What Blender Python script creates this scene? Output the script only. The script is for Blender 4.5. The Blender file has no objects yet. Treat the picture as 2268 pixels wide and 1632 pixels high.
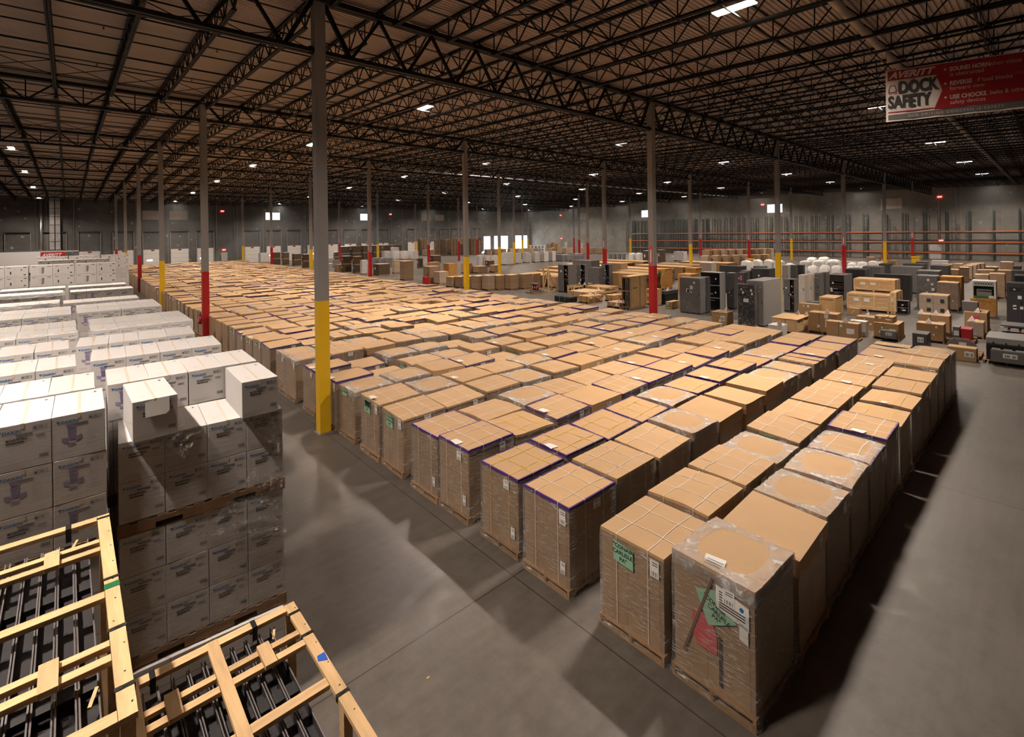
import bpy, bmesh, math, random
from math import sin, cos, pi, radians, sqrt, atan2, floor
from mathutils import Vector, Matrix
rnd = random.Random(7)
sc = bpy.context.scene
COL = sc.collection

# ---------------------------------------------------------------- units
DX, DY = 17.027, 16.0            # column grid of the hall
XW, YW = 102.16, 96.0            # far racking wall and far dock wall
XN, YN = -34.05, -40.0           # walls beside and behind the viewpoint
def roofT(j):                    # underside of girder top chord on column line j
    return 13.0 - 0.35 * abs(j - 2.44)
def roof_at(y):
    j = y / DY; a = floor(j); t = j - a
    return roofT(a) * (1 - t) + roofT(a + 1) * t
ORD = 'zeroth first second third fourth fifth sixth seventh eighth ninth tenth eleventh twelfth thirteenth fourteenth fifteenth sixteenth seventeenth eighteenth nineteenth'.split()
TENS = {2: 'twent', 3: 'thirt', 4: 'fort', 5: 'fift', 6: 'sixt', 7: 'sevent', 8: 'eight'}
def ordn(n):
    if n < 20: return ORD[n]
    t, u = divmod(n, 10)
    return TENS[t] + ('ieth' if u == 0 else 'y-' + ORD[u])

# ---------------------------------------------------------------- camera
CAMX, CAMY, CAMZ = -5.3135, -13.9603, 5.5994
YAW, ROLL, FPX = 0.7344, 0.0142, 1088.84
cam = bpy.data.cameras.new('camera'); camo = bpy.data.objects.new('camera', cam); COL.objects.link(camo)
cam.sensor_fit = 'HORIZONTAL'; cam.sensor_width = 36.0
cam.lens = FPX / 2268 * 36.0
cam.shift_y = -(816 - 512.12) / 2268
cam.clip_end = 500; cam.clip_start = 0.05
fw = Vector((sin(YAW), cos(YAW), 0)); rt = Vector((cos(YAW), -sin(YAW), 0)); up = Vector((0, 0, 1))
rt2 = rt * cos(ROLL) - up * sin(ROLL); up2 = up * cos(ROLL) + rt * sin(ROLL)
m = Matrix.Identity(4)
for i in range(3):
    m[i][0] = rt2[i]; m[i][1] = up2[i]; m[i][2] = -fw[i]
m[0][3], m[1][3], m[2][3] = CAMX, CAMY, CAMZ
camo.matrix_world = m
sc.camera = camo
def dist(x, y): return math.hypot(x - CAMX, y - CAMY)
def in_view(x, y, z=None, mx=1.0):
    d = (x - CAMX) * fw.x + (y - CAMY) * fw.y; r = (x - CAMX) * rt.x + (y - CAMY) * rt.y
    if d < 0.4: return False
    if not (-1134 - 60 * mx - 600 * mx / d < FPX * r / d < 1134 + 60 * mx + 600 * mx / d): return False
    if z is not None:
        v = -FPX * (z - CAMZ) / d
        if v < -520 - 900 / d or v > 1125 + 900 / d: return False
    return True

# ---------------------------------------------------------------- materials
MATS = {}
def nd(nt, t, **kw):
    n = nt.nodes.new(t)
    for k, v in kw.items():
        if k[0] == '_': n.inputs[int(k[1:])].default_value = v
        else: setattr(n, k, v)
    return n
def mat(name, col, rough=0.6, metal=0.0, var=0.0, vscale=3.0, vstretch=(1, 1, 1), bump=0.0, bscale=40.0, per=0.0, coat=0.0, emit=0.0, alpha=1.0, spec=0.5):
    """plain surface with optional procedural tone variation, bump and per-object tint"""
    if name in MATS: return MATS[name]
    mt = bpy.data.materials.new(name); mt.use_nodes = True; nt = mt.node_tree
    b = nt.nodes['Principled BSDF']; L = nt.links.new
    b.inputs['Base Color'].default_value = (*col, 1); b.inputs['Roughness'].default_value = rough
    b.inputs['Metallic'].default_value = metal; b.inputs['Specular IOR Level'].default_value = spec
    b.inputs['Coat Weight'].default_value = coat
    if alpha < 1: b.inputs['Alpha'].default_value = alpha
    if emit:
        b.inputs['Emission Color'].default_value = (*col, 1); b.inputs['Emission Strength'].default_value = emit
    if var or bump:
        tc = nd(nt, 'ShaderNodeTexCoord'); mp = nd(nt, 'ShaderNodeMapping'); mp.inputs['Scale'].default_value = vstretch
        L(tc.outputs['Object'], mp.inputs['Vector'])
    cur = None
    if var:
        n = nd(nt, 'ShaderNodeTexNoise'); n.inputs['Scale'].default_value = vscale; n.inputs['Detail'].default_value = 5
        L(mp.outputs[0], n.inputs['Vector'])
        mr = nd(nt, 'ShaderNodeMapRange', _1=0.25, _2=0.75, _3=1 - var, _4=1 + var); L(n.outputs[0], mr.inputs[0])
        mx = nd(nt, 'ShaderNodeVectorMath', operation='SCALE'); mx.inputs[0].default_value = col; L(mr.outputs[0], mx.inputs['Scale'])
        cur = mx.outputs[0]
    if per:
        oi = nd(nt, 'ShaderNodeObjectInfo'); mr = nd(nt, 'ShaderNodeMapRange', _1=0.0, _2=1.0, _3=1 - per, _4=1 + per); L(oi.outputs['Random'], mr.inputs[0])
        mx = nd(nt, 'ShaderNodeVectorMath', operation='SCALE')
        if cur is None: mx.inputs[0].default_value = col
        else: L(cur, mx.inputs[0])
        L(mr.outputs[0], mx.inputs['Scale']); cur = mx.outputs[0]
    if cur is not None: L(cur, b.inputs['Base Color'])
    if bump:
        n = nd(nt, 'ShaderNodeTexNoise'); n.inputs['Scale'].default_value = bscale; n.inputs['Detail'].default_value = 4
        L(mp.outputs[0], n.inputs['Vector'])
        bp = nd(nt, 'ShaderNodeBump'); bp.inputs['Strength'].default_value = bump; bp.inputs['Distance'].default_value = 0.02
        L(n.outputs[0], bp.inputs['Height']); L(bp.outputs[0], b.inputs['Normal'])
    MATS[name] = mt
    return mt

def carton_side(name, col, bw, bh, mortar=0.006, streak=0.0, rough=0.45):
    """stacked cartons: seams by brick pattern around the sides, stretch-wrap sheen painted in as pale horizontal streaks"""
    if name in MATS: return MATS[name]
    mt = bpy.data.materials.new(name); mt.use_nodes = True; nt = mt.node_tree; L = nt.links.new
    b = nt.nodes['Principled BSDF']
    tc = nd(nt, 'ShaderNodeTexCoord'); sp = nd(nt, 'ShaderNodeSeparateXYZ'); L(tc.outputs['Object'], sp.inputs[0])
    ad = nd(nt, 'ShaderNodeMath', operation='ADD'); L(sp.outputs[0], ad.inputs[0]); L(sp.outputs[1], ad.inputs[1])
    cb = nd(nt, 'ShaderNodeCombineXYZ'); L(ad.outputs[0], cb.inputs[0]); L(sp.outputs[2], cb.inputs[1])
    br = nd(nt, 'ShaderNodeTexBrick', offset=0.0); L(cb.outputs[0], br.inputs['Vector'])
    br.inputs['Scale'].default_value = 1.0; br.inputs['Brick Width'].default_value = bw; br.inputs['Row Height'].default_value = bh
    br.inputs['Mortar Size'].default_value = mortar; br.inputs['Mortar Smooth'].default_value = 0.3
    br.inputs['Color1'].default_value = (*col, 1); br.inputs['Color2'].default_value = (*[c * 0.86 for c in col], 1)
    br.inputs['Mortar'].default_value = (*[c * 0.45 for c in col], 1)
    mp = nd(nt, 'ShaderNodeMapping'); mp.inputs['Scale'].default_value = (1.5, 1, 26); L(tc.outputs['Object'], mp.inputs[0])
    # stretch streaks follow the wrap direction round the load
    cb2 = nd(nt, 'ShaderNodeCombineXYZ'); L(ad.outputs[0], cb2.inputs[0]); L(sp.outputs[2], cb2.inputs[2]); L(cb2.outputs[0], mp.inputs[0])
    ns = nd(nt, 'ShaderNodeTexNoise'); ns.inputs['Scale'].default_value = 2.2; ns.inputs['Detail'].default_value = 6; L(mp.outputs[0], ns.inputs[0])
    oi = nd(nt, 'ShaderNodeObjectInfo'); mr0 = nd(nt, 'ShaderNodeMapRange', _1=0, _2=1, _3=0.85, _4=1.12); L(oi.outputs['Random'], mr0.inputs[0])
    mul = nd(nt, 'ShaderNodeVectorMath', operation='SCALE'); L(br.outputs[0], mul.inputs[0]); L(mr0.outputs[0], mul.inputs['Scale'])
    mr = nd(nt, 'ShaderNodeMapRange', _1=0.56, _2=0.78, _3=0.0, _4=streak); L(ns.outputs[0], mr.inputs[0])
    mx = nd(nt, 'ShaderNodeMix', data_type='RGBA'); L(mr.outputs[0], mx.inputs['Factor']); L(mul.outputs[0], mx.inputs[6]); mx.inputs[7].default_value = (0.8, 0.74, 0.68, 1)  # pale streaks paint the wrap's sheen into the carton colour
    L(mx.outputs[2], b.inputs['Base Color'])
    b.inputs['Roughness'].default_value = rough
    b.inputs['Coat Weight'].default_value = 0.35 if streak else 0.0; b.inputs['Coat Roughness'].default_value = 0.25
    bp = nd(nt, 'ShaderNodeBump'); bp.inputs['Strength'].default_value = 0.25 if streak else 0.08; bp.inputs['Distance'].default_value = 0.01
    L(ns.outputs[0], bp.inputs['Height']); L(bp.outputs[0], b.inputs['Coat Normal'])
    MATS[name] = mt; return mt

def film(name, lo=0.05, hi=0.5, stretch=(1.5, 1.5, 22), tint=(0.85, 0.82, 0.8), scale=2.0, rough=0.12, fres=0.35, wrinkle=1.0):
    """clear stretch film: mostly see-through, milky where it is bunched, white streaks painting in its crease glints"""
    if name in MATS: return MATS[name]
    mt = bpy.data.materials.new(name); mt.use_nodes = True; nt = mt.node_tree; L = nt.links.new
    out = nt.nodes['Material Output']; b = nt.nodes['Principled BSDF']
    b.inputs['Base Color'].default_value = (*tint, 1); b.inputs['Roughness'].default_value = rough; b.inputs['Specular IOR Level'].default_value = 1.0
    tr = nd(nt, 'ShaderNodeBsdfTransparent'); ms = nd(nt, 'ShaderNodeMixShader')
    tc = nd(nt, 'ShaderNodeTexCoord'); sp = nd(nt, 'ShaderNodeSeparateXYZ'); L(tc.outputs['Object'], sp.inputs[0])
    mp = nd(nt, 'ShaderNodeMapping'); mp.inputs['Scale'].default_value = stretch; L(tc.outputs['Object'], mp.inputs[0]); mp.inputs['Rotation'].default_value = (0.10, -0.09, 0)
    n1 = nd(nt, 'ShaderNodeTexNoise'); n1.inputs['Scale'].default_value = scale; n1.inputs['Detail'].default_value = 5; n1.inputs['Roughness'].default_value = 0.6; n1.inputs['Distortion'].default_value = 0.6; L(mp.outputs[0], n1.inputs[0])
    n2 = nd(nt, 'ShaderNodeTexNoise'); n2.inputs['Scale'].default_value = 2.1; n2.inputs['Detail'].default_value = 3; L(tc.outputs['Object'], n2.inputs[0])
    mr = nd(nt, 'ShaderNodeMapRange', _1=0.53, _2=0.68, _3=lo, _4=hi); L(n1.outputs[0], mr.inputs[0])  # milky streaks also stand in for glints on the creases
    mr2 = nd(nt, 'ShaderNodeMapRange', _1=0.35, _2=0.70, _3=0.25, _4=1.3); L(n2.outputs[0], mr2.inputs[0])
    mu = nd(nt, 'ShaderNodeMath', operation='MULTIPLY'); L(mr.outputs[0], mu.inputs[0]); L(mr2.outputs[0], mu.inputs[1])
    bp = nd(nt, 'ShaderNodeBump'); bp.inputs['Strength'].default_value = wrinkle; bp.inputs['Distance'].default_value = 0.03; L(n1.outputs[0], bp.inputs['Height']); L(bp.outputs[0], b.inputs['Normal'])
    fr = nd(nt, 'ShaderNodeFresnel'); fr.inputs[0].default_value = 1.45; L(bp.outputs[0], fr.inputs['Normal'])
    ma = nd(nt, 'ShaderNodeMath', operation='MULTIPLY_ADD', use_clamp=True); L(fr.outputs[0], ma.inputs[0]); ma.inputs[1].default_value = fres; L(mu.outputs[0], ma.inputs[2])
    L(ma.outputs[0], ms.inputs[0]); L(tr.outputs[0], ms.inputs[1]); L(b.outputs[0], ms.inputs[2])
    L(ms.outputs[0], out.inputs[0]); MATS[name] = mt; return mt

def wood(name, col, vs=(14, 1.2, 14), var=0.22, per=0.12, knots=True):
    """sawn timber, grain along the local Y axis by default"""
    if name in MATS: return MATS[name]
    mt = mat(name, col, 0.72, var=var, vscale=2.2, vstretch=vs, per=per, bump=0.15, bscale=6)
    nt = mt.node_tree; L = nt.links.new; b = nt.nodes['Principled BSDF']
    if knots:
        tc = nd(nt, 'ShaderNodeTexCoord'); v = nd(nt, 'ShaderNodeTexVoronoi'); v.inputs['Scale'].default_value = 5.0; L(tc.outputs['Object'], v.inputs[0])
        mr = nd(nt, 'ShaderNodeMapRange', _1=0.03, _2=0.09, _3=0.35, _4=1.0); L(v.outputs['Distance'], mr.inputs[0])
        src = b.inputs['Base Color'].links[0].from_socket
        mx = nd(nt, 'ShaderNodeVectorMath', operation='SCALE'); L(src, mx.inputs[0]); L(mr.outputs[0], mx.inputs['Scale']); L(mx.outputs[0], b.inputs['Base Color'])
    return mt

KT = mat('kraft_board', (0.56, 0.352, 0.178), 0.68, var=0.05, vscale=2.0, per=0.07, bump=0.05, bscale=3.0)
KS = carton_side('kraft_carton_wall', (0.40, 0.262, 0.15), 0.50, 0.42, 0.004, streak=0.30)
KD = carton_side('kraft_carton_plain', (0.40, 0.24, 0.115), 0.6, 0.6, 0.003, rough=0.6)
KB = mat('brown_carton', (0.40, 0.245, 0.115), 0.7, var=0.06, per=0.08)
KDARK = mat('dark_kraft_board', (0.085, 0.05, 0.028), 0.7, var=0.12, per=0.15)
PURPLE = mat('purple_tape', (0.085, 0.03, 0.19), 0.4)
STRAPW = mat('white_strap', (0.78, 0.72, 0.64), 0.45)
STRAPY = mat('yellow_strap', (0.78, 0.50, 0.04), 0.45)
PAPER = mat('white_paper', (0.80, 0.78, 0.75), 0.6)
INK = mat('black_ink', (0.03, 0.028, 0.028), 0.6)
GREENP = mat('green_paper', (0.30, 0.56, 0.38), 0.6)
REDP = mat('red_paper', (0.60, 0.10, 0.11), 0.5)
FILM = film('stretch_film', 0.05, 0.85, stretch=(3.2, 3.2, 26), scale=2.6, tint=(.92, .88, .84))
FILMH = film('stretch_film_hood', 0.34, 0.9, stretch=(5, 5, 5), scale=1.6, tint=(.92, .88, .85))
FILMS = film('stretch_film_sheet', 0.03, 0.7, stretch=(3, 3, 24), scale=2.2, tint=(.92, .89, .87))
FILMC = film('stretch_film_carton', 0.01, 0.16, stretch=(1.2, 1.2, 30), wrinkle=.5, tint=(.92, .9, .88))
PALW = wood('pallet_wood', (0.34, 0.20, 0.10), vs=(5, 5, 5), per=0.2)
PINE = wood('pine_lumber', (0.66, 0.43, 0.22), vs=(9, 1.0, 9))
PINEX = wood('pine_lumber_cross', (0.66, 0.43, 0.22), vs=(1.0, 9, 9))
PLY = wood('plywood', (0.50, 0.30, 0.13), vs=(3, 3, 1.0), knots=True)
OSB = wood('orange_plywood', (0.52, 0.25, 0.06), vs=(2, 2, 2), knots=False)
WHITEC = mat('white_carton_board', (0.67, 0.64, 0.625), 0.5, var=0.03, vscale=1.5, per=0.04)
BLUEI = mat('blue_ink', (0.02, 0.17, 0.46), 0.5)
LILAC = mat('lilac_print', (0.30, 0.26, 0.44), 0.55, var=0.3, vscale=9)
GREYI = mat('grey_ink', (0.22, 0.21, 0.23), 0.55)
SEAMC = mat('pale_seam_tape', (0.72, 0.61, 0.50), 0.3)
STEELB = mat('black_steel', (0.018, 0.016, 0.015), 0.45, metal=0.0, var=0.1)
ROOFB = mat('black_roof_steel', (0.012, 0.0105, 0.0095), 0.6, spec=0.15)
GREYST = mat('grey_column_paint', (0.25, 0.238, 0.236), 0.45, var=0.05, vscale=1.5)
YEL = mat('yellow_paint', (0.80, 0.47, 0.012), 0.38, var=0.04)
RED = mat('red_paint', (0.42, 0.012, 0.016), 0.38, var=0.05)
GREYC = mat('grey_cabinet_paint', (0.135, 0.13, 0.128), 0.42, var=0.04, per=0.12)
GREYD = mat('dark_grey_paint', (0.055, 0.055, 0.058), 0.4, per=0.12)
GREYL = mat('light_grey_paint', (0.30, 0.295, 0.29), 0.4, metal=0.2)
BLACKP = mat('black_plastic', (0.010, 0.010, 0.011), 0.30, bump=0.1, bscale=30)
GALV = mat('galvanised_steel', (0.55, 0.54, 0.53), 0.3, metal=0.9, var=0.1, vscale=8)
WHITEP = mat('white_panel_paint', (0.78, 0.76, 0.74), 0.4)
FOAMW = mat('white_foam_sheet', (0.82, 0.79, 0.76), 0.55, bump=0.5, bscale=4, per=0.05)
ORANGE = mat('orange_rack_paint', (0.50, 0.115, 0.025), 0.45, var=0.1)
DKGREEN = mat('dark_green_rack_paint', (0.014, 0.026, 0.020), 0.45)

# ---------------------------------------------------------------- mesh builder
class MB:
    def __init__(s): s.v = []; s.f = []; s.m = []; s.mi = 0
    def mat(s, i): s.mi = i; return s
    def add(s, vs, fs):
        o = len(s.v); s.v += [tuple(p) for p in vs]
        for f in fs: s.f.append(tuple(i + o for i in f)); s.m.append(s.mi)
        return s
    def box(s, x0, y0, z0, x1, y1, z1):
        return s.add([(x0, y0, z0), (x1, y0, z0), (x1, y1, z0), (x0, y1, z0), (x0, y0, z1), (x1, y0, z1), (x1, y1, z1), (x0, y1, z1)],
                     [(0, 3, 2, 1), (4, 5, 6, 7), (0, 1, 5, 4), (1, 2, 6, 5), (2, 3, 7, 6), (3, 0, 4, 7)])
    def rbox(s, x0, y0, z0, x1, y1, z1, c=0.01):
        """box with chamfered edges"""
        bm = bmesh.new(); bmesh.ops.create_cube(bm, size=1)
        for v in bm.verts: v.co = Vector(((x0 + x1) / 2 + v.co.x * (x1 - x0), (y0 + y1) / 2 + v.co.y * (y1 - y0), (z0 + z1) / 2 + v.co.z * (z1 - z0)))
        bmesh.ops.bevel(bm, geom=list(bm.edges), offset=c, segments=2, affect='EDGES', profile=0.6)
        bm.verts.index_update()
        s.add([v.co[:] for v in bm.verts], [[v.index for v in f.verts] for f in bm.faces]); bm.free(); return s
    def bar(s, p, q, w, h=None, upv=(0, 0, 1)):
        """rectangular bar from p to q"""
        h = h or w; p = Vector(p); q = Vector(q); d = (q - p).normalized(); u = Vector(upv)
        if abs(d.dot(u)) > 0.98: u = Vector((1, 0, 0))
        a = d.cross(u).normalized() * w / 2; b = a.cross(d).normalized() * h / 2
        pts = [e + sa * a + sb * b for e in (p, q) for sa, sb in ((-1, -1), (1, -1), (1, 1), (-1, 1))]
        return s.add(pts, [(0, 3, 2, 1), (4, 5, 6, 7), (0, 1, 5, 4), (1, 2, 6, 5), (2, 3, 7, 6), (3, 0, 4, 7)])
    def tube(s, p, q, r, n=10, r2=None, cap=True):
        p = Vector(p); q = Vector(q); d = (q - p).normalized(); u = Vector((0, 0, 1)) if abs(d.z) < 0.9 else Vector((1, 0, 0))
        a = d.cross(u).normalized(); b = a.cross(d); r2 = r if r2 is None else r2
        pts = [p + (a * cos(2 * pi * i / n) + b * sin(2 * pi * i / n)) * r for i in range(n)] + [q + (a * cos(2 * pi * i / n) + b * sin(2 * pi * i / n)) * r2 for i in range(n)]
        fs = [(i, (i + 1) % n, n + (i + 1) % n, n + i) for i in range(n)]
        if cap: fs += [tuple(range(n))[::-1], tuple(range(n, 2 * n))]
        return s.add(pts, fs)
    def quad(s, *p): return s.add(p, [tuple(range(len(p)))])
    def me(s, name, mats):
        me = bpy.data.meshes.new(name); me.from_pydata(s.v, [], s.f)
        for m_ in (mats if isinstance(mats, (list, tuple)) else [mats]): me.materials.append(m_)
        if isinstance(mats, (list, tuple)) and len(mats) > 1: me.polygons.foreach_set('material_index', s.m)
        me.update(); return me
    def obj(s, name, mats, parent=None, loc=None, rz=0.0):
        return link(name, s.me(name, mats), parent, loc, rz)
def link(name, me, parent=None, loc=None, rz=0.0):
    o = bpy.data.objects.new(name, me); COL.objects.link(o)
    if parent is not None: o.parent = parent
    if loc is not None: o.location = loc
    if rz: o.rotation_euler.z = rz
    return o
def smooth(o):
    me = o.data if hasattr(o, 'data') else o
    me.polygons.foreach_set('use_smooth', [True] * len(me.polygons)); return o
def tag(o, label, cat, group=None, kind=None):
    o['label'] = label; o['category'] = cat
    if group: o['group'] = group
    if kind: o['kind'] = kind
    return o
def thing(name, loc, label, cat, group=None, rz=0.0):
    o = bpy.data.objects.new(name, None); COL.objects.link(o); o.location = loc; o.rotation_euler.z = rz
    o.empty_display_size = 0.2
    return tag(o, label, cat, group)
def structure(o, label=None):
    o['kind'] = 'structure'
    if label: o['label'] = label
    return o
def copy_tree(o, parent=None):
    c = o.copy(); COL.objects.link(c)
    if parent is not None: c.parent = parent
    for ch in o.children: copy_tree(ch, c)
    return c
# lettering: built-in font turned into mesh faces
_TXT = {}
def text_geo(body, size=1.0, shear=0.0, bold=0.0, space=1.0, align='LEFT'):
    key = (body, size, shear, bold, space, align)
    if key in _TXT: return _TXT[key]
    cu = bpy.data.curves.new('lettering', 'FONT'); cu.body = body; cu.size = size; cu.shear = shear; cu.offset = bold; cu.space_character = space
    cu.align_x = align; cu.resolution_u = 3
    o = bpy.data.objects.new('lettering', cu); COL.objects.link(o)
    me = o.to_mesh(); vs = [v.co[:] for v in me.vertices]; fs = [tuple(p.vertices) for p in me.polygons]
    o.to_mesh_clear(); bpy.data.objects.remove(o); bpy.data.curves.remove(cu)
    _TXT[key] = (vs, fs); return _TXT[key]
def put_text(mb, body, org, ux, uy, size, shear=0.0, bold=0.0, space=1.0, align='LEFT', lift=0.0, sx=1.0):
    vs, fs = text_geo(body, size, shear, bold, space, align)
    o = Vector(org); ux = Vector(ux); uy = Vector(uy); n = ux.cross(uy)
    mb.add([o + ux * (v[0] * sx) + uy * v[1] + n * lift for v in vs], fs); return mb
# ================================================================= THE SHELL
def concrete_floor():
    mt = bpy.data.materials.new('polished_concrete'); mt.use_nodes = True; nt = mt.node_tree; L = nt.links.new; b = nt.nodes['Principled BSDF']
    tc = nd(nt, 'ShaderNodeTexCoord')
    n1 = nd(nt, 'ShaderNodeTexNoise'); n1.inputs['Scale'].default_value = 0.35; n1.inputs['Detail'].default_value = 8; n1.inputs['Roughness'].default_value = 0.62; L(tc.outputs['Object'], n1.inputs[0])
    n2 = nd(nt, 'ShaderNodeTexNoise'); n2.inputs['Scale'].default_value = 3.2; n2.inputs['Detail'].default_value = 8; n2.inputs['Roughness'].default_value = 0.7; L(tc.outputs['Object'], n2.inputs[0])
    mp = nd(nt, 'ShaderNodeMapping'); mp.inputs['Scale'].default_value = (0.5, 5, 1); mp.inputs['Rotation'].default_value = (0, 0, 0.2); L(tc.outputs['Object'], mp.inputs[0])
    n3 = nd(nt, 'ShaderNodeTexNoise'); n3.inputs['Scale'].default_value = 1.6; n3.inputs['Detail'].default_value = 6; L(mp.outputs[0], n3.inputs[0])
    cr = nd(nt, 'ShaderNodeValToRGB'); e = cr.color_ramp.elements
    e[0].position = 0.3; e[0].color = (0.062, 0.053, 0.046, 1); e[1].position = 0.72; e[1].color = (0.190, 0.164, 0.142, 1)
    a1 = nd(nt, 'ShaderNodeMath', operation='MULTIPLY_ADD'); a1.inputs[1].default_value = 0.45; L(n2.outputs[0], a1.inputs[0])
    h1 = nd(nt, 'ShaderNodeMath', operation='MULTIPLY'); h1.inputs[1].default_value = 0.4; L(n1.outputs[0], h1.inputs[0]); L(h1.outputs[0], a1.inputs[2])
    a2 = nd(nt, 'ShaderNodeMath', operation='MULTIPLY_ADD'); a2.inputs[1].default_value = 0.15; L(n3.outputs[0], a2.inputs[0]); L(a1.outputs[0], a2.inputs[2])
    L(a2.outputs[0], cr.inputs[0])
    sp = nd(nt, 'ShaderNodeSeparateXYZ'); L(tc.outputs['Object'], sp.inputs[0])
    lines = None
    for k, (pitch) in enumerate((DX / 2, DY / 2)):
        pp = nd(nt, 'ShaderNodeMath', operation='PINGPONG'); pp.inputs[1].default_value = pitch / 2
        L(sp.outputs[k], pp.inputs[0])
        lt = nd(nt, 'ShaderNodeMath', operation='LESS_THAN'); lt.inputs[1].default_value = 0.009; L(pp.outputs[0], lt.inputs[0])
        if lines is None: lines = lt
        else:
            mxm = nd(nt, 'ShaderNodeMath', operation='MAXIMUM'); L(lines.outputs[0], mxm.inputs[0]); L(lt.outputs[0], mxm.inputs[1]); lines = mxm
    mx = nd(nt, 'ShaderNodeMix', data_type='RGBA'); L(lines.outputs[0], mx.inputs['Factor']); L(cr.outputs[0], mx.inputs[6]); mx.inputs[7].default_value = (0.035, 0.03, 0.027, 1)
    L(mx.outputs[2], b.inputs['Base Color'])
    mr = nd(nt, 'ShaderNodeMapRange', _1=0.3, _2=0.75, _3=0.30, _4=0.58); L(n2.outputs[0], mr.inputs[0]); L(mr.outputs[0], b.inputs['Roughness'])
    bp = nd(nt, 'ShaderNodeBump'); bp.inputs['Strength'].default_value = 0.06; bp.inputs['Distance'].default_value = 0.02; L(n2.outputs[0], bp.inputs['Height']); L(bp.outputs[0], b.inputs['Normal'])
    return mt
def concrete_wall(name, dark, light):
    mt = bpy.data.materials.new(name); mt.use_nodes = True; nt = mt.node_tree; L = nt.links.new; b = nt.nodes['Principled BSDF']
    tc = nd(nt, 'ShaderNodeTexCoord')
    n1 = nd(nt, 'ShaderNodeTexNoise'); n1.inputs['Scale'].default_value = 0.22; n1.inputs['Detail'].default_value = 9; n1.inputs['Roughness'].default_value = 0.66; L(tc.outputs['Object'], n1.inputs[0])
    cr = nd(nt, 'ShaderNodeValToRGB'); e = cr.color_ramp.elements; e[0].position = 0.34; e[0].color = (*dark, 1); e[1].position = 0.7; e[1].color = (*light, 1); L(n1.outputs[0], cr.inputs[0])
    # pale patches where form ties were filled
    v = nd(nt, 'ShaderNodeTexVoronoi'); v.inputs['Scale'].default_value = 0.62; v.inputs['Randomness'].default_value = 0.8
    n2 = nd(nt, 'ShaderNodeTexNoise'); n2.inputs['Scale'].default_value = 2.2; L(tc.outputs['Object'], n2.inputs[0])
    ad = nd(nt, 'ShaderNodeVectorMath', operation='ADD'); sc2 = nd(nt, 'ShaderNodeVectorMath', operation='SCALE'); sc2.inputs['Scale'].default_value = 0.35
    L(n2.outputs['Color'], sc2.inputs[0]); L(sc2.outputs[0], ad.inputs[0]); L(tc.outputs['Object'], ad.inputs[1]); L(ad.outputs[0], v.inputs[0])
    mr = nd(nt, 'ShaderNodeMapRange', _1=0.06, _2=0.16, _3=0.7, _4=0.0); L(v.outputs['Distance'], mr.inputs[0])
    mx = nd(nt, 'ShaderNodeMix', data_type='RGBA'); L(mr.outputs[0], mx.inputs['Factor']); L(cr.outputs[0], mx.inputs[6]); mx.inputs[7].default_value = (0.5, 0.48, 0.44, 1)
    L(mx.outputs[2], b.inputs['Base Color']); b.inputs['Roughness'].default_value = 0.85
    return mt
FLOORM = concrete_floor()
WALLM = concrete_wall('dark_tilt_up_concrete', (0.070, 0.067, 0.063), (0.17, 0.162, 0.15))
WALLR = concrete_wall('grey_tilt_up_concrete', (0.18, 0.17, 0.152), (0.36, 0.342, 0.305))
DECKM = mat('roof_deck_paint', (0.58, 0.48, 0.42), 0.5, var=0.06, vscale=0.6)

structure(MB().quad((XN, YN, 0), (XW, YN, 0), (XW, YW, 0), (XN, YW, 0)).obj('floor', FLOORM))

def wall_with_holes(name, axis, pos, thick, a0, a1, z1, holes, m_):
    """upright slab on axis 'x' or 'y' with rectangular openings (a0,a1,z0,z1)"""
    mb = MB(); A = sorted({a0, a1, *[h[0] for h in holes], *[h[1] for h in holes]}); Z = sorted({-0.02, z1, *[h[2] for h in holes if h[2] > 0], *[h[3] for h in holes]})
    for i in range(len(A) - 1):
        for k in range(len(Z) - 1):
            ca, cz = (A[i] + A[i + 1]) / 2, (Z[k] + Z[k + 1]) / 2
            if any(h[0] < ca < h[1] and h[2] < cz < h[3] for h in holes): continue
            if axis == 'y': mb.box(A[i], pos, Z[k], A[i + 1], pos + thick, Z[k + 1])
            else: mb.box(pos, A[i], Z[k], pos + thick, A[i + 1], Z[k + 1])
    return structure(mb.obj(name, m_))
LW = [(4.6, 7.45, 0), (8.6, 11.5, 0), (25.1, 28.0, 1), (45.82, 48.75, 1), (62.5, 65.5, 0), (66.7, 69.6, 0)]
RW = [(53.5, 56.3, 1), (23.2, 26.2, 1), (73.6, 76.4, 0), (3.95, 7.0, 0)]
OPEN = [(83.05, 85.6), (86.93, 92.4), (95.1, 100.9)]
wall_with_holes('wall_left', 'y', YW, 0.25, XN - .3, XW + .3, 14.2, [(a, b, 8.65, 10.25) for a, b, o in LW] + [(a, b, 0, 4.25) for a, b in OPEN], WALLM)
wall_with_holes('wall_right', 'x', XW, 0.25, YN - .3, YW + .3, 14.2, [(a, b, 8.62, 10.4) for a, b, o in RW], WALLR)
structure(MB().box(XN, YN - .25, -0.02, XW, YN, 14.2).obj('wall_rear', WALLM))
structure(MB().box(XN - .25, YN - .3, -0.02, XN, YW + .3, 14.2).obj('wall_near', WALLM))

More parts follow.
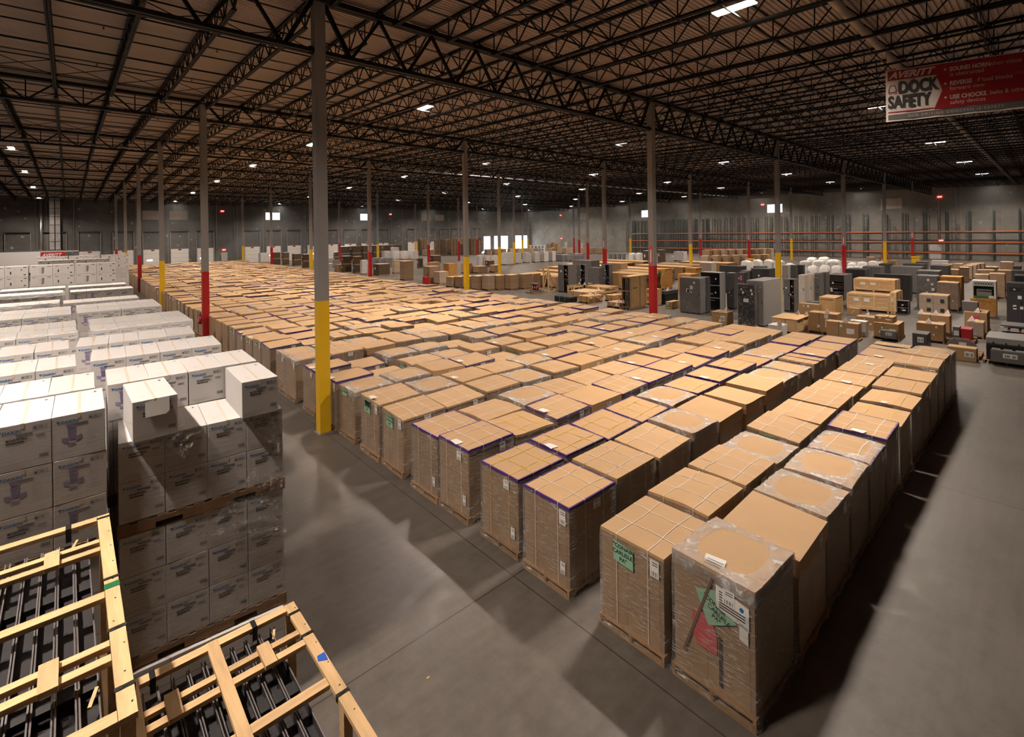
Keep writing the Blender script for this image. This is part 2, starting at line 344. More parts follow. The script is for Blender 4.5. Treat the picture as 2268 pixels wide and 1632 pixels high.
# corrugated roof deck, flutes running across the joists
def deck():
    mb = MB(); P = 0.152; y = YN; n = 0
    prof = ((0, 0), (0.045, 0), (0.06, 0.045), (0.135, 0.045))
    pts = []
    while y < YW:
        for dy, dz in prof: pts.append((y + dy, roof_at(y + dy) + 0.305 + dz))
        y += P
    pts.append((YW, roof_at(YW) + 0.305))
    vs = []; fs = []
    for (yy, zz) in pts: vs += [(XN, yy, zz), (XW, yy, zz)]
    for i in range(len(pts) - 1): fs.append((2 * i, 2 * i + 1, 2 * i + 3, 2 * i + 2))
    mb.add(vs, fs); return structure(mb.obj('ceiling', DECKM))
deck()

# ---------------------------------------------------------------- windows, doors in the walls
GLASS = film('window_glass', 0.06, 0.12, stretch=(1, 1, 1), rough=0.02)
PLASTIC = mat('pale_plastic_sheet', (0.66, 0.55, 0.47), 0.35, bump=0.5, bscale=2.0)
FRAMEW = mat('window_frame_white', (0.6, 0.58, 0.55), 0.5)
def window(k, axis, a0, a1, z0, z1, bright):
    def P(a, d, z): return (a, YW + d, z) if axis == 'y' else (XW + d, a, z)
    mb = MB()
    for (p0, p1) in ((z0, z0 + .06), (z1 - .06, z1)): mb.box(*P(a0, .03, p0), *P(a1, .12, p1))
    for p0 in (a0, a1 - .06): mb.box(*P(p0, .03, z0), *P(p0 + .06, .12, z1))
    if not bright:
        for i in range(1, 4): mb.box(*P(a0 + (a1 - a0) * i / 4 - .02, .05, z0), *P(a0 + (a1 - a0) * i / 4 + .02, .1, z1))
        for i in (1, 2): mb.box(*P(a0, .05, z0 + (z1 - z0) * i / 3 - .015), *P(a1, .1, z0 + (z1 - z0) * i / 3 + .015))
    w = structure(mb.obj('window_%d' % k, FRAMEW))
    MB().quad(P(a0, .14, z0), P(a1, .14, z0), P(a1, .14, z1), P(a0, .14, z1)).obj('pane', GLASS if bright else PLASTIC, w)
    return w
kk = 0
for a, b, o in LW: kk += 1; window(kk, 'y', a, b, 8.65, 10.25, o)
for a, b, o in RW: kk += 1; window(kk, 'x', a, b, 8.62, 10.4, o)
DOORS = [-12.6, -8.35, -4.0, 0.53, 4.67, 8.78, 12.9, 21.13, 25.23, 29.35, 33.5, 37.5, 41.9, 46.0, 50.2, 58.3, 63.6, 68.2, 72.0, 79.0]
TRACKM = mat('door_track_steel', (0.36, 0.34, 0.32), 0.4, metal=0.5)
DOORW = mat('dock_door_white', (0.80, 0.75, 0.70), 0.45)
for k, x in enumerate(DOORS):
    mb = MB()
    for q in range(4): mb.rbox(x, 95.84, 0.02 + q * .8, x + 2.74, 95.9, 0.80 + q * .8, 0.008)
    d = structure(mb.obj('door_%d' % (k + 1), DOORW))
    MB().box(x + 1.12, 95.815, 2.92, x + 1.62, 95.838, 3.18).obj('number_plate', mat('door_plate_red', (0.3, 0.03, 0.03), 0.5), d)
    for dx in (-.12, 2.76): MB().box(x + dx, 95.74, 0, x + dx + .1, 95.9, 6.5).obj('track', TRACKM, d)
    MB().tube((x - .1, 95.72, 6.5), (x + 2.84, 95.72, 6.5), .09, 8).obj('spring_shaft', STEELB, d)
    if x > 0 and k % 2 == 0: MB().box(x + .5, 95.80, 1.15, x + 1.3, 95.838, 1.4).obj('vision_panel', mat('door_vision_panel', (0.9, 0.9, 0.88), 0.1, emit=3.0), d)  # panel glows in place of daylight behind the door
structure(MB().rbox(16.95, 95.84, 0, 18.0, 95.95, 2.25, .01).obj('door_%d' % (len(DOORS) + 1), mat('man_door_paint', (0.48, 0.44, 0.40), 0.5)))
structure(MB().rbox(102.05, -1.2, 0, 102.15, 0.5, 2.4, .01).obj('door_%d' % (len(DOORS) + 2), WHITEP))
# panel joints and conduits on the walls
CAULK = mat('pale_caulk', (0.34, 0.30, 0.22), 0.7)
kk = 0
for x in (-14, -3.9 - 4, 3.0 + 16.0 - 15.9 + .6, 12.25 - 3.9 + .0, 19.8, 24.6, 33.1, 41.3, 57.0, 62.0, 70.9, 77.8, 94.0):
    kk += 1; structure(MB().box(x, YW - .012, 0, x + .06, YW + .01, 12.2).obj('trim_%d' % kk, CAULK))
for y in (-15.6, -8.4, -3.6, 3.2, 11, 20, 29, 37.5, 46, 58, 66, 75, 84, 90):
    kk += 1; structure(MB().box(XW - .012, y, 0, XW + .01, y + .07, 12.2).obj('trim_%d' % kk, CAULK))
n = 0
for x, z0 in ((-9.2, 0), (-4.6, 0), (16.2, 3), (19.2, 2), (53.7, 0), (60.0, 0)):
    n += 1; tag(MB().tube((x, 95.88, z0), (x, 95.88, 12), .05, 8).obj('conduit_pipe', GALV), 'thin grey conduit, %s one along the dark dock wall counted from the big ducts' % ordn(n), 'pipe', 'wall conduits')
for n, y in enumerate((-0.9, 2.6, -3.0)):
    tag(MB().tube((102.05, y, 2), (102.05, y, 11.6), .045, 8).obj('conduit_pipe', GALV), 'thin pale conduit rising %s on the racking wall' % ('beside the exit sign', 'behind the tall racking, furthest from the exit sign', 'just past the exit sign')[n], 'pipe', 'wall conduits')
# twin insulated ducts on the dock wall
FOIL = mat('foil_insulation', (0.62, 0.60, 0.58), 0.32, metal=0.6, var=0.25, vscale=1.5, bump=0.6, bscale=3)
for n, (x0, x1) in enumerate(((-7.55, -6.95), (-6.85, -6.25))):
    t = thing('wall_duct', ((x0 + x1) / 2, 95.4, 0), 'foil-wrapped upright duct on the dock wall, the %s of a pair' % ('one nearer the round pipe' if n == 0 else 'one nearer the doors'), 'duct', 'twin foil ducts')
    w = (x1 - x0) / 2
    MB().rbox(-w, -.3, 0, w, .3, 12.2, .03).obj('duct_body', FOIL, t)
    for q in range(9): MB().box(-w - .02, -.32, .9 + q * 1.35, w + .02, .32, .97 + q * 1.35).obj('band', STEELB, t)
t = tag(MB().tube((-8.7, 95.3, 0.0), (-8.45, 95.3, 11.9), .28, 14).obj('round_duct', GALV), 'round silver pipe standing against the dock wall beside the foil ducts', 'duct'); smooth(t)
# exit signs
EXITM = mat('exit_sign_red', (0.95, 0.05, 0.04), 0.4, emit=2.6); EXITW = mat('exit_letters', (0.9, 0.55, 0.5), 0.5, emit=3.0)
EX = [('y', 17.2, 10.35, 'high on the dock wall above the small grey door'), ('y', 17.4, 2.75, 'right above the small grey door on the dock wall'), ('y', 53.6, 10.2, 'high on the dock wall beside the bright window'),
      ('x', 83.5, 10.1, 'high on the racking wall near the far corner'), ('x', 83.3, 3.3, 'low on the racking wall near the far corner'), ('x', 27.0, 10.4, 'high on the racking wall beside the bright window'),
      ('x', -1.0, 10.3, 'high on the racking wall over the end rack'), ('x', -1.1, 3.05, 'behind the end rack above the white door')]
for ax, a, z, w in EX:
    t = thing('exit_sign', (a, 95.8, z) if ax == 'y' else (101.95, a, z), 'small lit red exit sign ' + w, 'sign', 'lit exit signs')
    if ax == 'x': t.rotation_euler.z = -pi / 2
    MB().rbox(-.3, 0, -.17, .3, .12, .17, .015).obj('housing', EXITM, t)
    put_text(MB(), 'EXIT', (-.22, -.003, -.1), (1, 0, 0), (0, 0, 1), .28).obj('letters', EXITW, t)

# ================================================================= ROOF STEEL
def joist_parts(full=True):
    tc, bc, wb = MB(), MB(), MB()
    for s in (-.035, .035):
        tc.box(s - .028, 0.05, -.075, s + .028, 15.95, 0)
        bc.box(s - .026, .95, -.75, s + .026, 15.05, -.69)
    nP = 12; p = 14.0 / nP
    for i in range(nP + 1):
        y = 1.0 + i * p
        wb.bar((0, y, -.70), (0, y, -.05), .03)
        if i < nP:
            wb.bar((0, y, -.71), (0, y + p / 2, -.05), .036); wb.bar((0, y + p / 2, -.05), (0, y + p, -.71), .036)
    wb.bar((0, .08, -.06), (0, 1.0, -.71), .042); wb.bar((0, 15.92, -.06), (0, 15.0, -.71), .042)
    return tc, bc, wb
tcm, bcm, wbm = joist_parts()
JT, JB, JW = tcm.me('joist_top_chord', ROOFB), bcm.me('joist_bottom_chord', ROOFB), wbm.me('joist_web', ROOFB)
JALL = MB(); [JALL.add(x.v, x.f) for x in (tcm, bcm, wbm)]
JM = JALL.me('joist_whole', ROOFB)
cand = []
for j in range(-1, 6):
    for k in range(-17, 54):
        x = DX / 9 * k
        zz = roofT(j) - .2
        vis = [s for s in [q / 8 for q in range(9)] if in_view(x, j * DY + s * DY, zz, 2)]
        if not vis: continue
        d = min(dist(x, j * DY + s * DY) for s in vis)
        cand.append((d, len(vis), j, k, x))
cand.sort(key=lambda c: c[0] / c[1] ** .5)
def joist_label(j, k):
    side = 'on the near yellow column line' if k == 0 else '%s line %s from the near yellow column' % (ordn(abs(k)), 'racking-ward' if k > 0 else 'outward')
    return 'open-web roof joist, %s, %s bay back' % (side, ordn(j + 2))
def joist_place(o, j, x):
    o.location = (x, j * DY, roofT(j) + .30); o.rotation_euler.x = atan2(roofT(j + 1) - roofT(j), DY)
for n, (d, nv, j, k, x) in enumerate(cand[:300]):
    if n < 45:
        t = thing('roof_joist', (0, 0, 0), joist_label(j, k), 'roof joist', 'open-web roof joists')
        link('top_chord', JT, t); link('bottom_chord', JB, t); link('web', JW, t)
    else:
        t = tag(link('roof_joist', JM), joist_label(j, k), 'roof joist', 'open-web roof joists')
    joist_place(t, j, x)
if len(cand) > 300:
    mb = MB()
    for d, nv, j, k, x in cand[300:]:
        z = roofT(j) + .30; sl = (roofT(j + 1) - roofT(j)) / DY
        mb.add([(v[0] + x, v[1] + j * DY, v[2] + z + sl * v[1]) for v in JALL.v], JALL.f)
    tag(mb.obj('distant_roof_joist', ROOFB), 'far-off dark roof joists crossing near the end walls', 'roof joist', None, 'stuff')

# joist girders on the column lines
def girder(i, j):
    h = 1.47 if j == 0 else 0.92
    t = thing('roof_girder', (i * DX, j * DY, roofT(j)), 'deep dark roof girder, %s column line back, %s bay %s' % (ordn(j + 2), ordn(abs(i) + (i >= 0)), 'across toward the racking' if i >= 0 else 'over the white cartons'), 'roof girder', 'roof girders')
    a, b = .16, DX - .16
    tc = MB(); bc = MB()
    for s in (-.085, .085):
        tc.box(a, s - .07, .0, b, s + .07, .15); bc.box(a, s - .06, -h, b, s + .06, -h + .11)
    tc.obj('top_chord', ROOFB, t); bc.obj('bottom_chord', ROOFB, t)
    w = MB(); p = DX / 9
    for q in range(9):
        xb = (q + .5) * p
        if q == 0: w.bar((a, 0, .03), (xb, 0, -h + .05), .11)
        else: w.bar((q * p, 0, .0), (xb, 0, -h + .05), .085 if j == 0 else .07)
        if q == 8: w.bar((b, 0, .03), (xb, 0, -h + .05), .11)
        else: w.bar(((q + 1) * p, 0, .0), (xb, 0, -h + .05), .085 if j == 0 else .07)
        if j != 0: w.bar((xb, 0, -h + .05), (xb, 0, .0), .045)
    w.obj('web', ROOFB, t)
    return t
for j in range(-1, 6):
    for i in range(-2, 6):
        if any(in_view((i + q / 10) * DX, j * DY, roofT(j) - .5, 1) for q in range(11)): girder(i, j)

# bridging bars, sprinkler pipes across the joists
def xspan(y, z):
    xs = [XN + q for q in range(int(XW - XN)) if in_view(XN + q, y, z, 1)]
    return (max(XN + .2, min(xs) - 2), min(XW - .3, max(xs) + 2)) if xs else None
HEADM = mat('sprinkler_brass', (0.30, 0.09, 0.05), 0.4, metal=0.3)
PIPEM = mat('black_sprinkler_pipe', (0.035, 0.03, 0.027), 0.5)
nb = npipe = 0
for j in range(-1, 6):
    for q, f in enumerate((.22, .5, .78)):
        y = (j + f) * DY; z = roof_at(y) + .30; s = xspan(y, z)
        if not s: continue
        nb += 1
        t = thing('roof_bridging', (s[0], y, z), 'thin dark bridging line across the joists, %s row counted from the camera' % ordn(nb), 'roof bridging', 'bridging rows')
        Ln = s[1] - s[0]
        MB().bar((0, 0, -.10), (Ln, 0, -.10), .04).obj('upper_bar', ROOFB, t); MB().bar((0, 0, -.70), (Ln, 0, -.70), .04).obj('lower_bar', ROOFB, t)
        if q != 1 and j < 3:
            mb = MB(); p = DX / 9; x = -floor((s[0]) / p) * 0
            k0 = int(math.ceil(s[0] / p)); 
            for k in range(k0, min(k0 + 26, int(s[1] / p))):
                mb.bar((k * p - s[0], 0.02, -.1), ((k + 1) * p - s[0], 0.02, -.7), .025); mb.bar((k * p - s[0], -.02, -.7), ((k + 1) * p - s[0], -.02, -.1), .025)
            mb.obj('cross_brace', ROOFB, t)
    for f in (.09, .30, .41, .62, .72, .91):
        y = (j + f) * DY; z = roof_at(y) + .30 - .17; s = xspan(y, z)
        if not s: continue
        npipe += 1
        t = thing('sprinkler_pipe', (s[0], y, z), 'thin dark sprinkler pipe under the deck, %s line counted from the camera' % ordn(npipe), 'pipe', 'sprinkler lines')
        MB().tube((0, 0, 0), (s[1] - s[0], 0, 0), .028, 8).obj('pipe', PIPEM, t)
        if j in (0, 1) and f in (.09, .41, .72):
            for q in range(9):
                xx = -14 + q * 3.2 - s[0]
                if 0 < xx < s[1] - s[0]: MB().tube((xx, 0, -.02), (xx, 0, -.13), .022, 6, .035).obj('sprinkler_head', HEADM, t)
t = tag(MB().tube((2.0, -9.85, 11.92), (101.5, -9.85, 11.75), .13, 14).obj('main_roof_pipe', mat('pale_main_pipe', (0.42, 0.36, 0.31), 0.45)), 'thick pale main pipe running under the roof past the red banner', 'pipe'); smooth(t)
t = tag(MB().tube((XN + 1, 33.2, 12.35), (XW - 1, 33.2, 12.35), .07, 10).obj('main_roof_pipe', mat('pale_main_pipe', (0.42, 0.36, 0.31), 0.45)), 'thin pale main pipe crossing under the roof far back', 'pipe'); smooth(t)

# ================================================================= COLUMNS
SIGNR = mat('sign_red', (0.62, 0.05, 0.04), 0.5); SIGNW = mat('sign_white', (0.85, 0.82, 0.8), 0.5)
def column(i, j):
    x, y = i * DX, j * DY; red = (i + j) % 2; T = roofT(j)
    where = 'the near one rising out of the kraft pallets' if (i, j) == (0, 0) else ('%s back in the near yellow column\'s own row' % ordn(j) if i == 0 else ('%s across beside the near yellow column' % ordn(i) if j == 0 else '%s row across, %s back' % (ordn(i), ordn(j))))
    t = thing('steel_column', (x, y, 0), 'grey column with %s foot, %s' % ('red' if red else 'yellow', where), 'column', 'steel columns'); t['kind'] = 'thing'
    a = .1525
    MB().rbox(-a, -a, 3.70, a, a, T - .01, .012).obj('shaft', GREYST, t)
    MB().rbox(-a - .002, -a - .002, .02, a + .002, a + .002, 3.725, .012).obj('painted_band', RED if red else YEL, t)
    MB().box(-.2, -.2, 0, .2, .2, .02).obj('base_plate', GREYST, t)
    MB().box(-.2, -.26, T - .03, .2, .26, T - .005).obj('cap_plate', ROOFB, t)
    MB().box(-.26, -.04, T - (1.5 if j == 0 else .95), -.15, .04, T - (1.28 if j == 0 else .78)).obj('stabiliser_plate', ROOFB, t)
    if red and i > 0:
        s = MB(); s.box(-a - .012, -.07, 3.74, -a - .003, .07, 4.75).obj('extinguisher_sign', SIGNR, t)
        MB().box(-a - .016, -.028, 3.9, -a - .012, .028, 4.55).obj('sign_arrow', SIGNW, t)
for i in range(0, 6):
    for j in range(0, 6):
        if in_view(i * DX, j * DY): column(i, j)
for i in (-1,):
    for j in range(2, 6):
        if in_view(i * DX, j * DY, None, 0): column(i, j)
def extinguisher(x, y, z, lab):
    t = thing('fire_extinguisher', (x, y, z), lab, 'fire extinguisher', 'fire extinguishers')
    smooth(MB().tube((0, 0, 0), (0, 0, .42), .075, 14).obj('cylinder', RED, t)); smooth(MB().tube((0, 0, .42), (0, 0, .52), .072, 14, .03).obj('shoulder', RED, t))
    MB().box(-.02, -.05, .52, .02, .05, .60).obj('valve', BLACKP, t); MB().bar((0, .02, .56), (0, -.14, .62), .02).obj('handle', BLACKP, t)
    MB().tube((.0, .06, .55), (.06, .09, .12), .014, 6).obj('hose', BLACKP, t); MB().box(-.078, -.04, .14, -.07, .04, .30).obj('label', PAPER, t)
extinguisher(-.2575, DY - .02, 1.0, 'small red fire extinguisher hung on the first red column past the yellow one')

# ================================================================= LAMPS
LENS = mat('lamp_lens', (1.0, 0.86, 0.72), 0.4, emit=26.0)
LHOUSE = mat('lamp_housing', (0.5, 0.48, 0.45), 0.4)
lh = MB().rbox(-.20, -.58, .0, .20, .58, .07, .01).me('lamp_housing', LHOUSE); ll = MB().rbox(-.18, -.55, -.02, .18, .55, -.001, .006).me('lamp_lens', LENS)
lcb = MB(); lcb.bar((0, -.4, .07), (0, -.4, .36), .012); lcc = MB(); lcc.bar((0, .4, .07), (0, .4, .36), .012)
lc1, lc2 = lcb.me('hanger', ROOFB), lcc.me('hanger', ROOFB)
LAMP_W, LAMP_SPREAD = 1200.0, 146.0
lampd = bpy.data.lights.new('lamp_light', 'AREA'); lampd.shape = 'RECTANGLE'; lampd.size = .36; lampd.size_y = 1.1; lampd.energy = LAMP_W; lampd.color = (1.0, 0.86, 0.735); lampd.spread = radians(LAMP_SPREAD)
for i in range(-1, 6):
    for j in range(-1, 6):
        x, y = (i + .5) * DX, (j + .5) * DY
        z = roof_at(y) - .24
        seen = in_view(x, y, z, .5)
        t = thing('high_bay_lamp', (x, y, z), 'glowing high-bay lamp under the roof, %s bay back and %s bay %s' % (ordn(j + 2), ordn(abs(i) + (i >= 0)), 'across toward the racking' if i >= 0 else 'over the white cartons'), 'lamp', 'high-bay lamps')
        link('housing', lh, t); link('lens', ll, t); link('hanger', lc1, t); link('hanger', lc2, t)
        lo = bpy.data.objects.new('lamp_light', lampd); COL.objects.link(lo); lo.parent = t; lo.location = (0, 0, -.03)

# ================================================================= RACKING ON THE FAR WALL
def upright_frame():
    mb = MB()
    for x in (0, 1.07): mb.box(x, -.05, 0, x + .09, .05, 7.7)
    z = .3
    while z < 7.2:
        mb.bar((.06, 0, z), (1.1, 0, z + .55), .035); mb.bar((1.1, 0, z + .55), (.06, 0, z + 1.1), .035); z += 1.1
    for x in (0, 1.07): mb.box(x - .04, -.08, 0, x + .13, .08, .012)
    return mb.me('upright_frame', DKGREEN)
UF = upright_frame()
for n, x in enumerate((98.2, 100.75)):
    t = thing('pallet_rack', (x, -13, 0), 'long empty pallet rack with dark green uprights and orange beams, %s' % ('the front row along the far wall' if n == 0 else 'the row set back tight against the far wall'), 'rack', 'pallet racks')
    for q in range(27): link('upright_frame', UF, t, (0, q * 2.72, 0))
    for q in range(16): link('upright_frame', UF, t, (.02, 50.2 + q * 1.36 + .5 * (q % 2), 0))
    for z in (1.12, 2.82, 4.5):
        for dx in (.0, 1.12): MB().rbox(dx - .05, 0, z, dx + .01 + (.05 if dx else 0), 26 * 2.72, z + .13, .008).obj('beam', ORANGE, t)

# ================================================================= BANNER
def banner():
    H, W = 1.56, 3.75
    ux = Vector((.2857, -.9583, 0)); uz = Vector((0, 0, 1)); P0 = Vector((13.24, -10.51, 8.76))
    n = ux.cross(uz)                       # faces the viewpoint
    t = thing('safety_banner', P0, 'red and white dock safety banner hung under the roof trusses', 'banner')
    def P(u, v, l=0): return ux * u + uz * (H - v) + n * l
    def wav(u): return .012 * sin(u * 7) + .006 * sin(u * 17)
    BW, BR, BG = mat('banner_white', (0.70, 0.62, 0.56), 0.55), mat('banner_red', (0.30, 0.012, 0.016), 0.5), mat('banner_grey', (0.13, 0.125, 0.12), 0.5)
    mb = MB(); N = 40
    for i in range(N):
        u0, u1 = W * i / N, W * (i + 1) / N
        mb.quad(P(u0, H, wav(u0)), P(u1, H, wav(u1)), P(u1, 0, wav(u1)), P(u0, 0, wav(u0)))
        mb.quad(P(u0, 0, wav(u0) - .004), P(u1, 0, wav(u1) - .004), P(u1, H, wav(u1) - .004), P(u0, H, wav(u0) - .004))
    mb.obj('cloth', BW, t)
    def area(name, poly, m_, l):
        # polygon cut into strips so that it follows the cloth
        MB().quad(*[P(u, v, l) for u, v in poly]).obj(name, m_, t)
    area('red_field', [(.05, .32), (.05, .03), (W - .05, .03), (W - .05, 1.33), (1.12, 1.33), (1.31, .80), (1.18, .32)][::-1], BR, .022)
    area('grey_strip', [(.05, 1.36), (W - .05, 1.33), (W - .05, 1.51), (.05, 1.51)][::-1], BG, .022)
    area('red_rule', [(.05, 1.27), (1.12, 1.27), (1.12, 1.30), (.05, 1.30)][::-1], BR, .022)
    LT = mat('banner_lettering', (0.62, 0.54, 0.49), 0.55)
    def tx(name, body, u, v, size, m_, **k):
        put_text(MB(), body, P(u, v, .026), ux, uz, size, **k).obj(name, m_, t)
    tx('lettering', 'AVERITT', .09, .265, .262, LT, shear=.35, bold=.012, sx=1.0)
    DK = mat('banner_dark_letters', (0.05, 0.055, 0.05), 0.5)
    tx('lettering', 'DOCK', .30, .735, .50, DK, bold=.022, sx=.62)
    tx('lettering', 'SAFETY', .05, 1.155, .50, DK, bold=.022, sx=.60)
    for v, a, b, c in ((.275, 'SOUND HORN', ' when vision', 'is obstructed'), (.68, 'REVERSE', ' if load blocks', 'forward view'), (1.08, 'USE CHOCKS', ', belts & other', 'safety devices')):
        w = {'SOUND HORN': .80, 'REVERSE': .545, 'USE CHOCKS': .78}[a]
        MB().quad(*[P(1.38 + .03 * cos(q * pi / 6), v - .06 + .03 * sin(q * pi / 6), .026) for q in range(12)][::-1]).obj('bullet', LT, t)
        tx('lettering', a, 1.475, v, .165, LT, bold=.006, sx=.78); tx('lettering', b, 1.475 + w, v, .165, LT, sx=.84); tx('lettering', c, 1.475, v + .15, .165, LT, sx=.84)
    tx('lettering', 'OUR DRIVING CONCERN IS SAFETY', .52, 1.47, .105, LT, space=1.35, sx=.95)
    # little line drawing of a lift truck
    RL = mat('banner_red_line', (0.36, 0.03, 0.03), 0.5); mb = MB()
    def seg(*pts):
        for a, b in zip(pts, pts[1:]): mb.bar(P(a[0], a[1], .026), P(b[0], b[1], .026), .012, .003, n)
    seg((.07, .68), (.07, .60), (.10, .48), (.22, .48), (.24, .60), (.24, .68), (.07, .68)); seg((.29, .42), (.29, .70), (.34, .70)); seg((.24, .62), (.29, .62))
    for c in (.10, .21): seg(*[(c + .035 * cos(q * pi / 5), .70 + .035 * sin(q * pi / 5)) for q in range(11)])
    mb.obj('truck_drawing', RL, t)
    for u in (.02, W * .5, W - .02): MB().tube(P(u, 0), P(u, -1.9), .006, 5).obj('hanging_wire', STEELB, t)
banner()
# ================================================================= KRAFT CARTON LOADS
HX, HY, LH = 0.575, 0.505, 1.40
def pallet_mesh(lx, ly, name='pallet'):
    """block of stringers and deck boards, deck boards along Y"""
    mb = MB(); n = 7
    for i in range(n):
        x = -lx / 2 + (lx - .1) * i / (n - 1); mb.box(x, -ly / 2, .118, x + .1, ly / 2, .14)
    for y in (-ly / 2, -.02, ly / 2 - .04):
        mb.box(-lx / 2, y, .06, lx / 2, y + .04, .118)
        for a, b in ((-lx / 2, -lx / 2 + .16), (-.14, .14), (lx / 2 - .16, lx / 2)): mb.box(a, y, .02, b, y + .04, .06)
    for x in (-lx / 2, -.05, lx / 2 - .1): mb.box(x, -ly / 2, 0, x + .1, ly / 2, .02)
    return mb.me(name, PALW)
PAL = pallet_mesh(1.22, 1.03)
TOPF = {
    'flat': lambda x, y: .004 * sin(3 * x + y),
    'dome': lambda x, y: .030 - .055 * ((x / HX) ** 4 + (y / HY) ** 4) * .5,
    'sag': lambda x, y: -.03 * (1 - (x / HX) ** 2) * (1 - (y / HY) ** 2) + .01 * (x / HX),
    'tilt': lambda x, y: .028 * (y / HY) + .015 * (x / HX) - .02,
    'ridge': lambda x, y: .035 * (1 - abs(y + .1) / HY) - .015,
    'slope': lambda x, y: -.030 * (x / HX) ** 3 + .010 * (y / HY)}
def grid_top(mb, hx, hy, z, fn, n=8):
    vs = []; fs = []
    for a in range(n + 1):
        for b in range(n + 1):
            x = -hx + 2 * hx * a / n; y = -hy + 2 * hy * b / n; vs.append((x, y, z + fn(x, y)))
    for a in range(n):
        for b in range(n):
            i = a * (n + 1) + b; fs.append((i, i + n + 1, i + n + 2, i + 1))
    mb.add(vs, fs)
def rim(hx, hy, n=8):
    P = []
    for a in range(n): P.append((-hx + 2 * hx * a / n, -hy))
    for a in range(n): P.append((hx, -hy + 2 * hy * a / n))
    for a in range(n): P.append((hx - 2 * hx * a / n, hy))
    for a in range(n): P.append((-hx, hy - 2 * hy * a / n))
    return P
def ring(mb, pts, z0, z1, fn0, fn1):
    n = len(pts); mb.add([(x, y, z0 + fn0(x, y)) for x, y in pts] + [(x, y, z1 + fn1(x, y)) for x, y in pts], [(i, (i + 1) % n, n + (i + 1) % n, n + i) for i in range(n)])
Z0 = lambda x, y: 0.0
BODY, CAPS, SKIRT, BANDS, HOODS, STRAPS = {}, {}, {}, {}, {}, {}
for k, fn in TOPF.items():
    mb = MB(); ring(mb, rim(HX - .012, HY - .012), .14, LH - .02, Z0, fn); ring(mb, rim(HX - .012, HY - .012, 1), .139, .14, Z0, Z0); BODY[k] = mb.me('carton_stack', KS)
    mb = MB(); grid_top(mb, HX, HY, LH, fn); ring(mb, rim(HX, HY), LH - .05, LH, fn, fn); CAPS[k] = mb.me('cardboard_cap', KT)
    mb = MB(); grid_top(mb, HX + .012, HY + .012, LH, fn); ring(mb, rim(HX + .012, HY + .012), LH - .24, LH, fn, fn); SKIRT[k] = mb.me('telescoping_lid', KT)
    mb = MB(); g = .004; ring(mb, rim(HX + g, HY + g), LH - .055, LH + .003, fn, fn)
    o, i_ = rim(HX + g, HY + g), rim(HX - .022, HY - .022); n = len(o)
    mb.add([(x, y, LH + .003 + fn(x, y)) for x, y in o] + [(x, y, LH + .003 + fn(x, y)) for x, y in i_], [(q, (q + 1) % n, n + (q + 1) % n, n + q) for q in range(n)])
    BANDS[k] = mb.me('edge_tape', PURPLE)
    mb = MB(); o = rim(HX + .008, HY + .008, 10); n = len(o); L3 = [o]
    for s, pw in ((.90, 6), (.80, 4), (.72, 3.2)):
        c = []
        for x, y in o:
            a = atan2(y / HY, x / HX); ca, sa = abs(cos(a)), abs(sin(a)); r = (ca ** pw + sa ** pw) ** (-1 / pw); c.append((HX * s * r * cos(a), HY * s * r * sin(a)))
        L3.append(c)
    for A, B, za, zb in zip(L3, L3[1:], (.006, .012, .009), (.012, .009, .005)):
        mb.add([(x, y, LH + za + fn(x, y)) for x, y in A] + [(x, y, LH + zb + fn(x, y)) for x, y in B], [(q, (q + 1) % n, n + (q + 1) % n, n + q) for q in range(n)])
    ring(mb, o, LH - .16, LH + .006, fn, fn); HOODS[k] = smooth(mb.me('film_hood', FILMH))
    for cn, m_ in (('w', STRAPW), ('y', STRAPY)):
        for axis, ats in ((0, (-.26, .22)), (1, (-.20, .24))):
            for q, at in enumerate(ats):
                mb = MB(); w = .0055; N = 12; R = HX if axis == 0 else HY; pts = []
                pts.append((-R - .008, .10)); pts.append((-R - .008, LH - .06))
                for t in range(N + 1): pts.append((-R - .006 + 2 * (R + .006) * t / N, None))
                pts.append((R + .008, LH - .06)); pts.append((R + .008, .10))
                V = []
                for a, z in pts:
                    wob = .012 * sin(a * 6 + at * 20)
                    for s in (-w, w):
                        x, y = (a, at + wob + s) if axis == 0 else (at + wob + s, a)
                        zz = z if z is not None else LH + .007 + fn(max(-HX, min(HX, x)), max(-HY, min(HY, y)))
                        V.append((x, y, zz))
                mb.add(V, [(2 * t, 2 * t + 1, 2 * t + 3, 2 * t + 2) for t in range(len(pts) - 1)])
                STRAPS[(k, cn, axis, q)] = mb.me('strap', m_)
def film_shell():
    mb = MB(); R = []
    for z, g in ((.03, .045), (.16, .022), (.5, .012), (.95, .013), (1.3, .011), (LH - .03, .006)):
        R.append([(x * (1 + g / HX) , y * (1 + g / HY), z) for x, y in rim(HX, HY, 6)])
    n = len(R[0])
    for A, B in zip(R, R[1:]): mb.add(A + B, [(q, (q + 1) % n, n + (q + 1) % n, n + q) for q in range(n)])
    return smooth(mb.me('stretch_film', FILM))
FSH = film_shell()
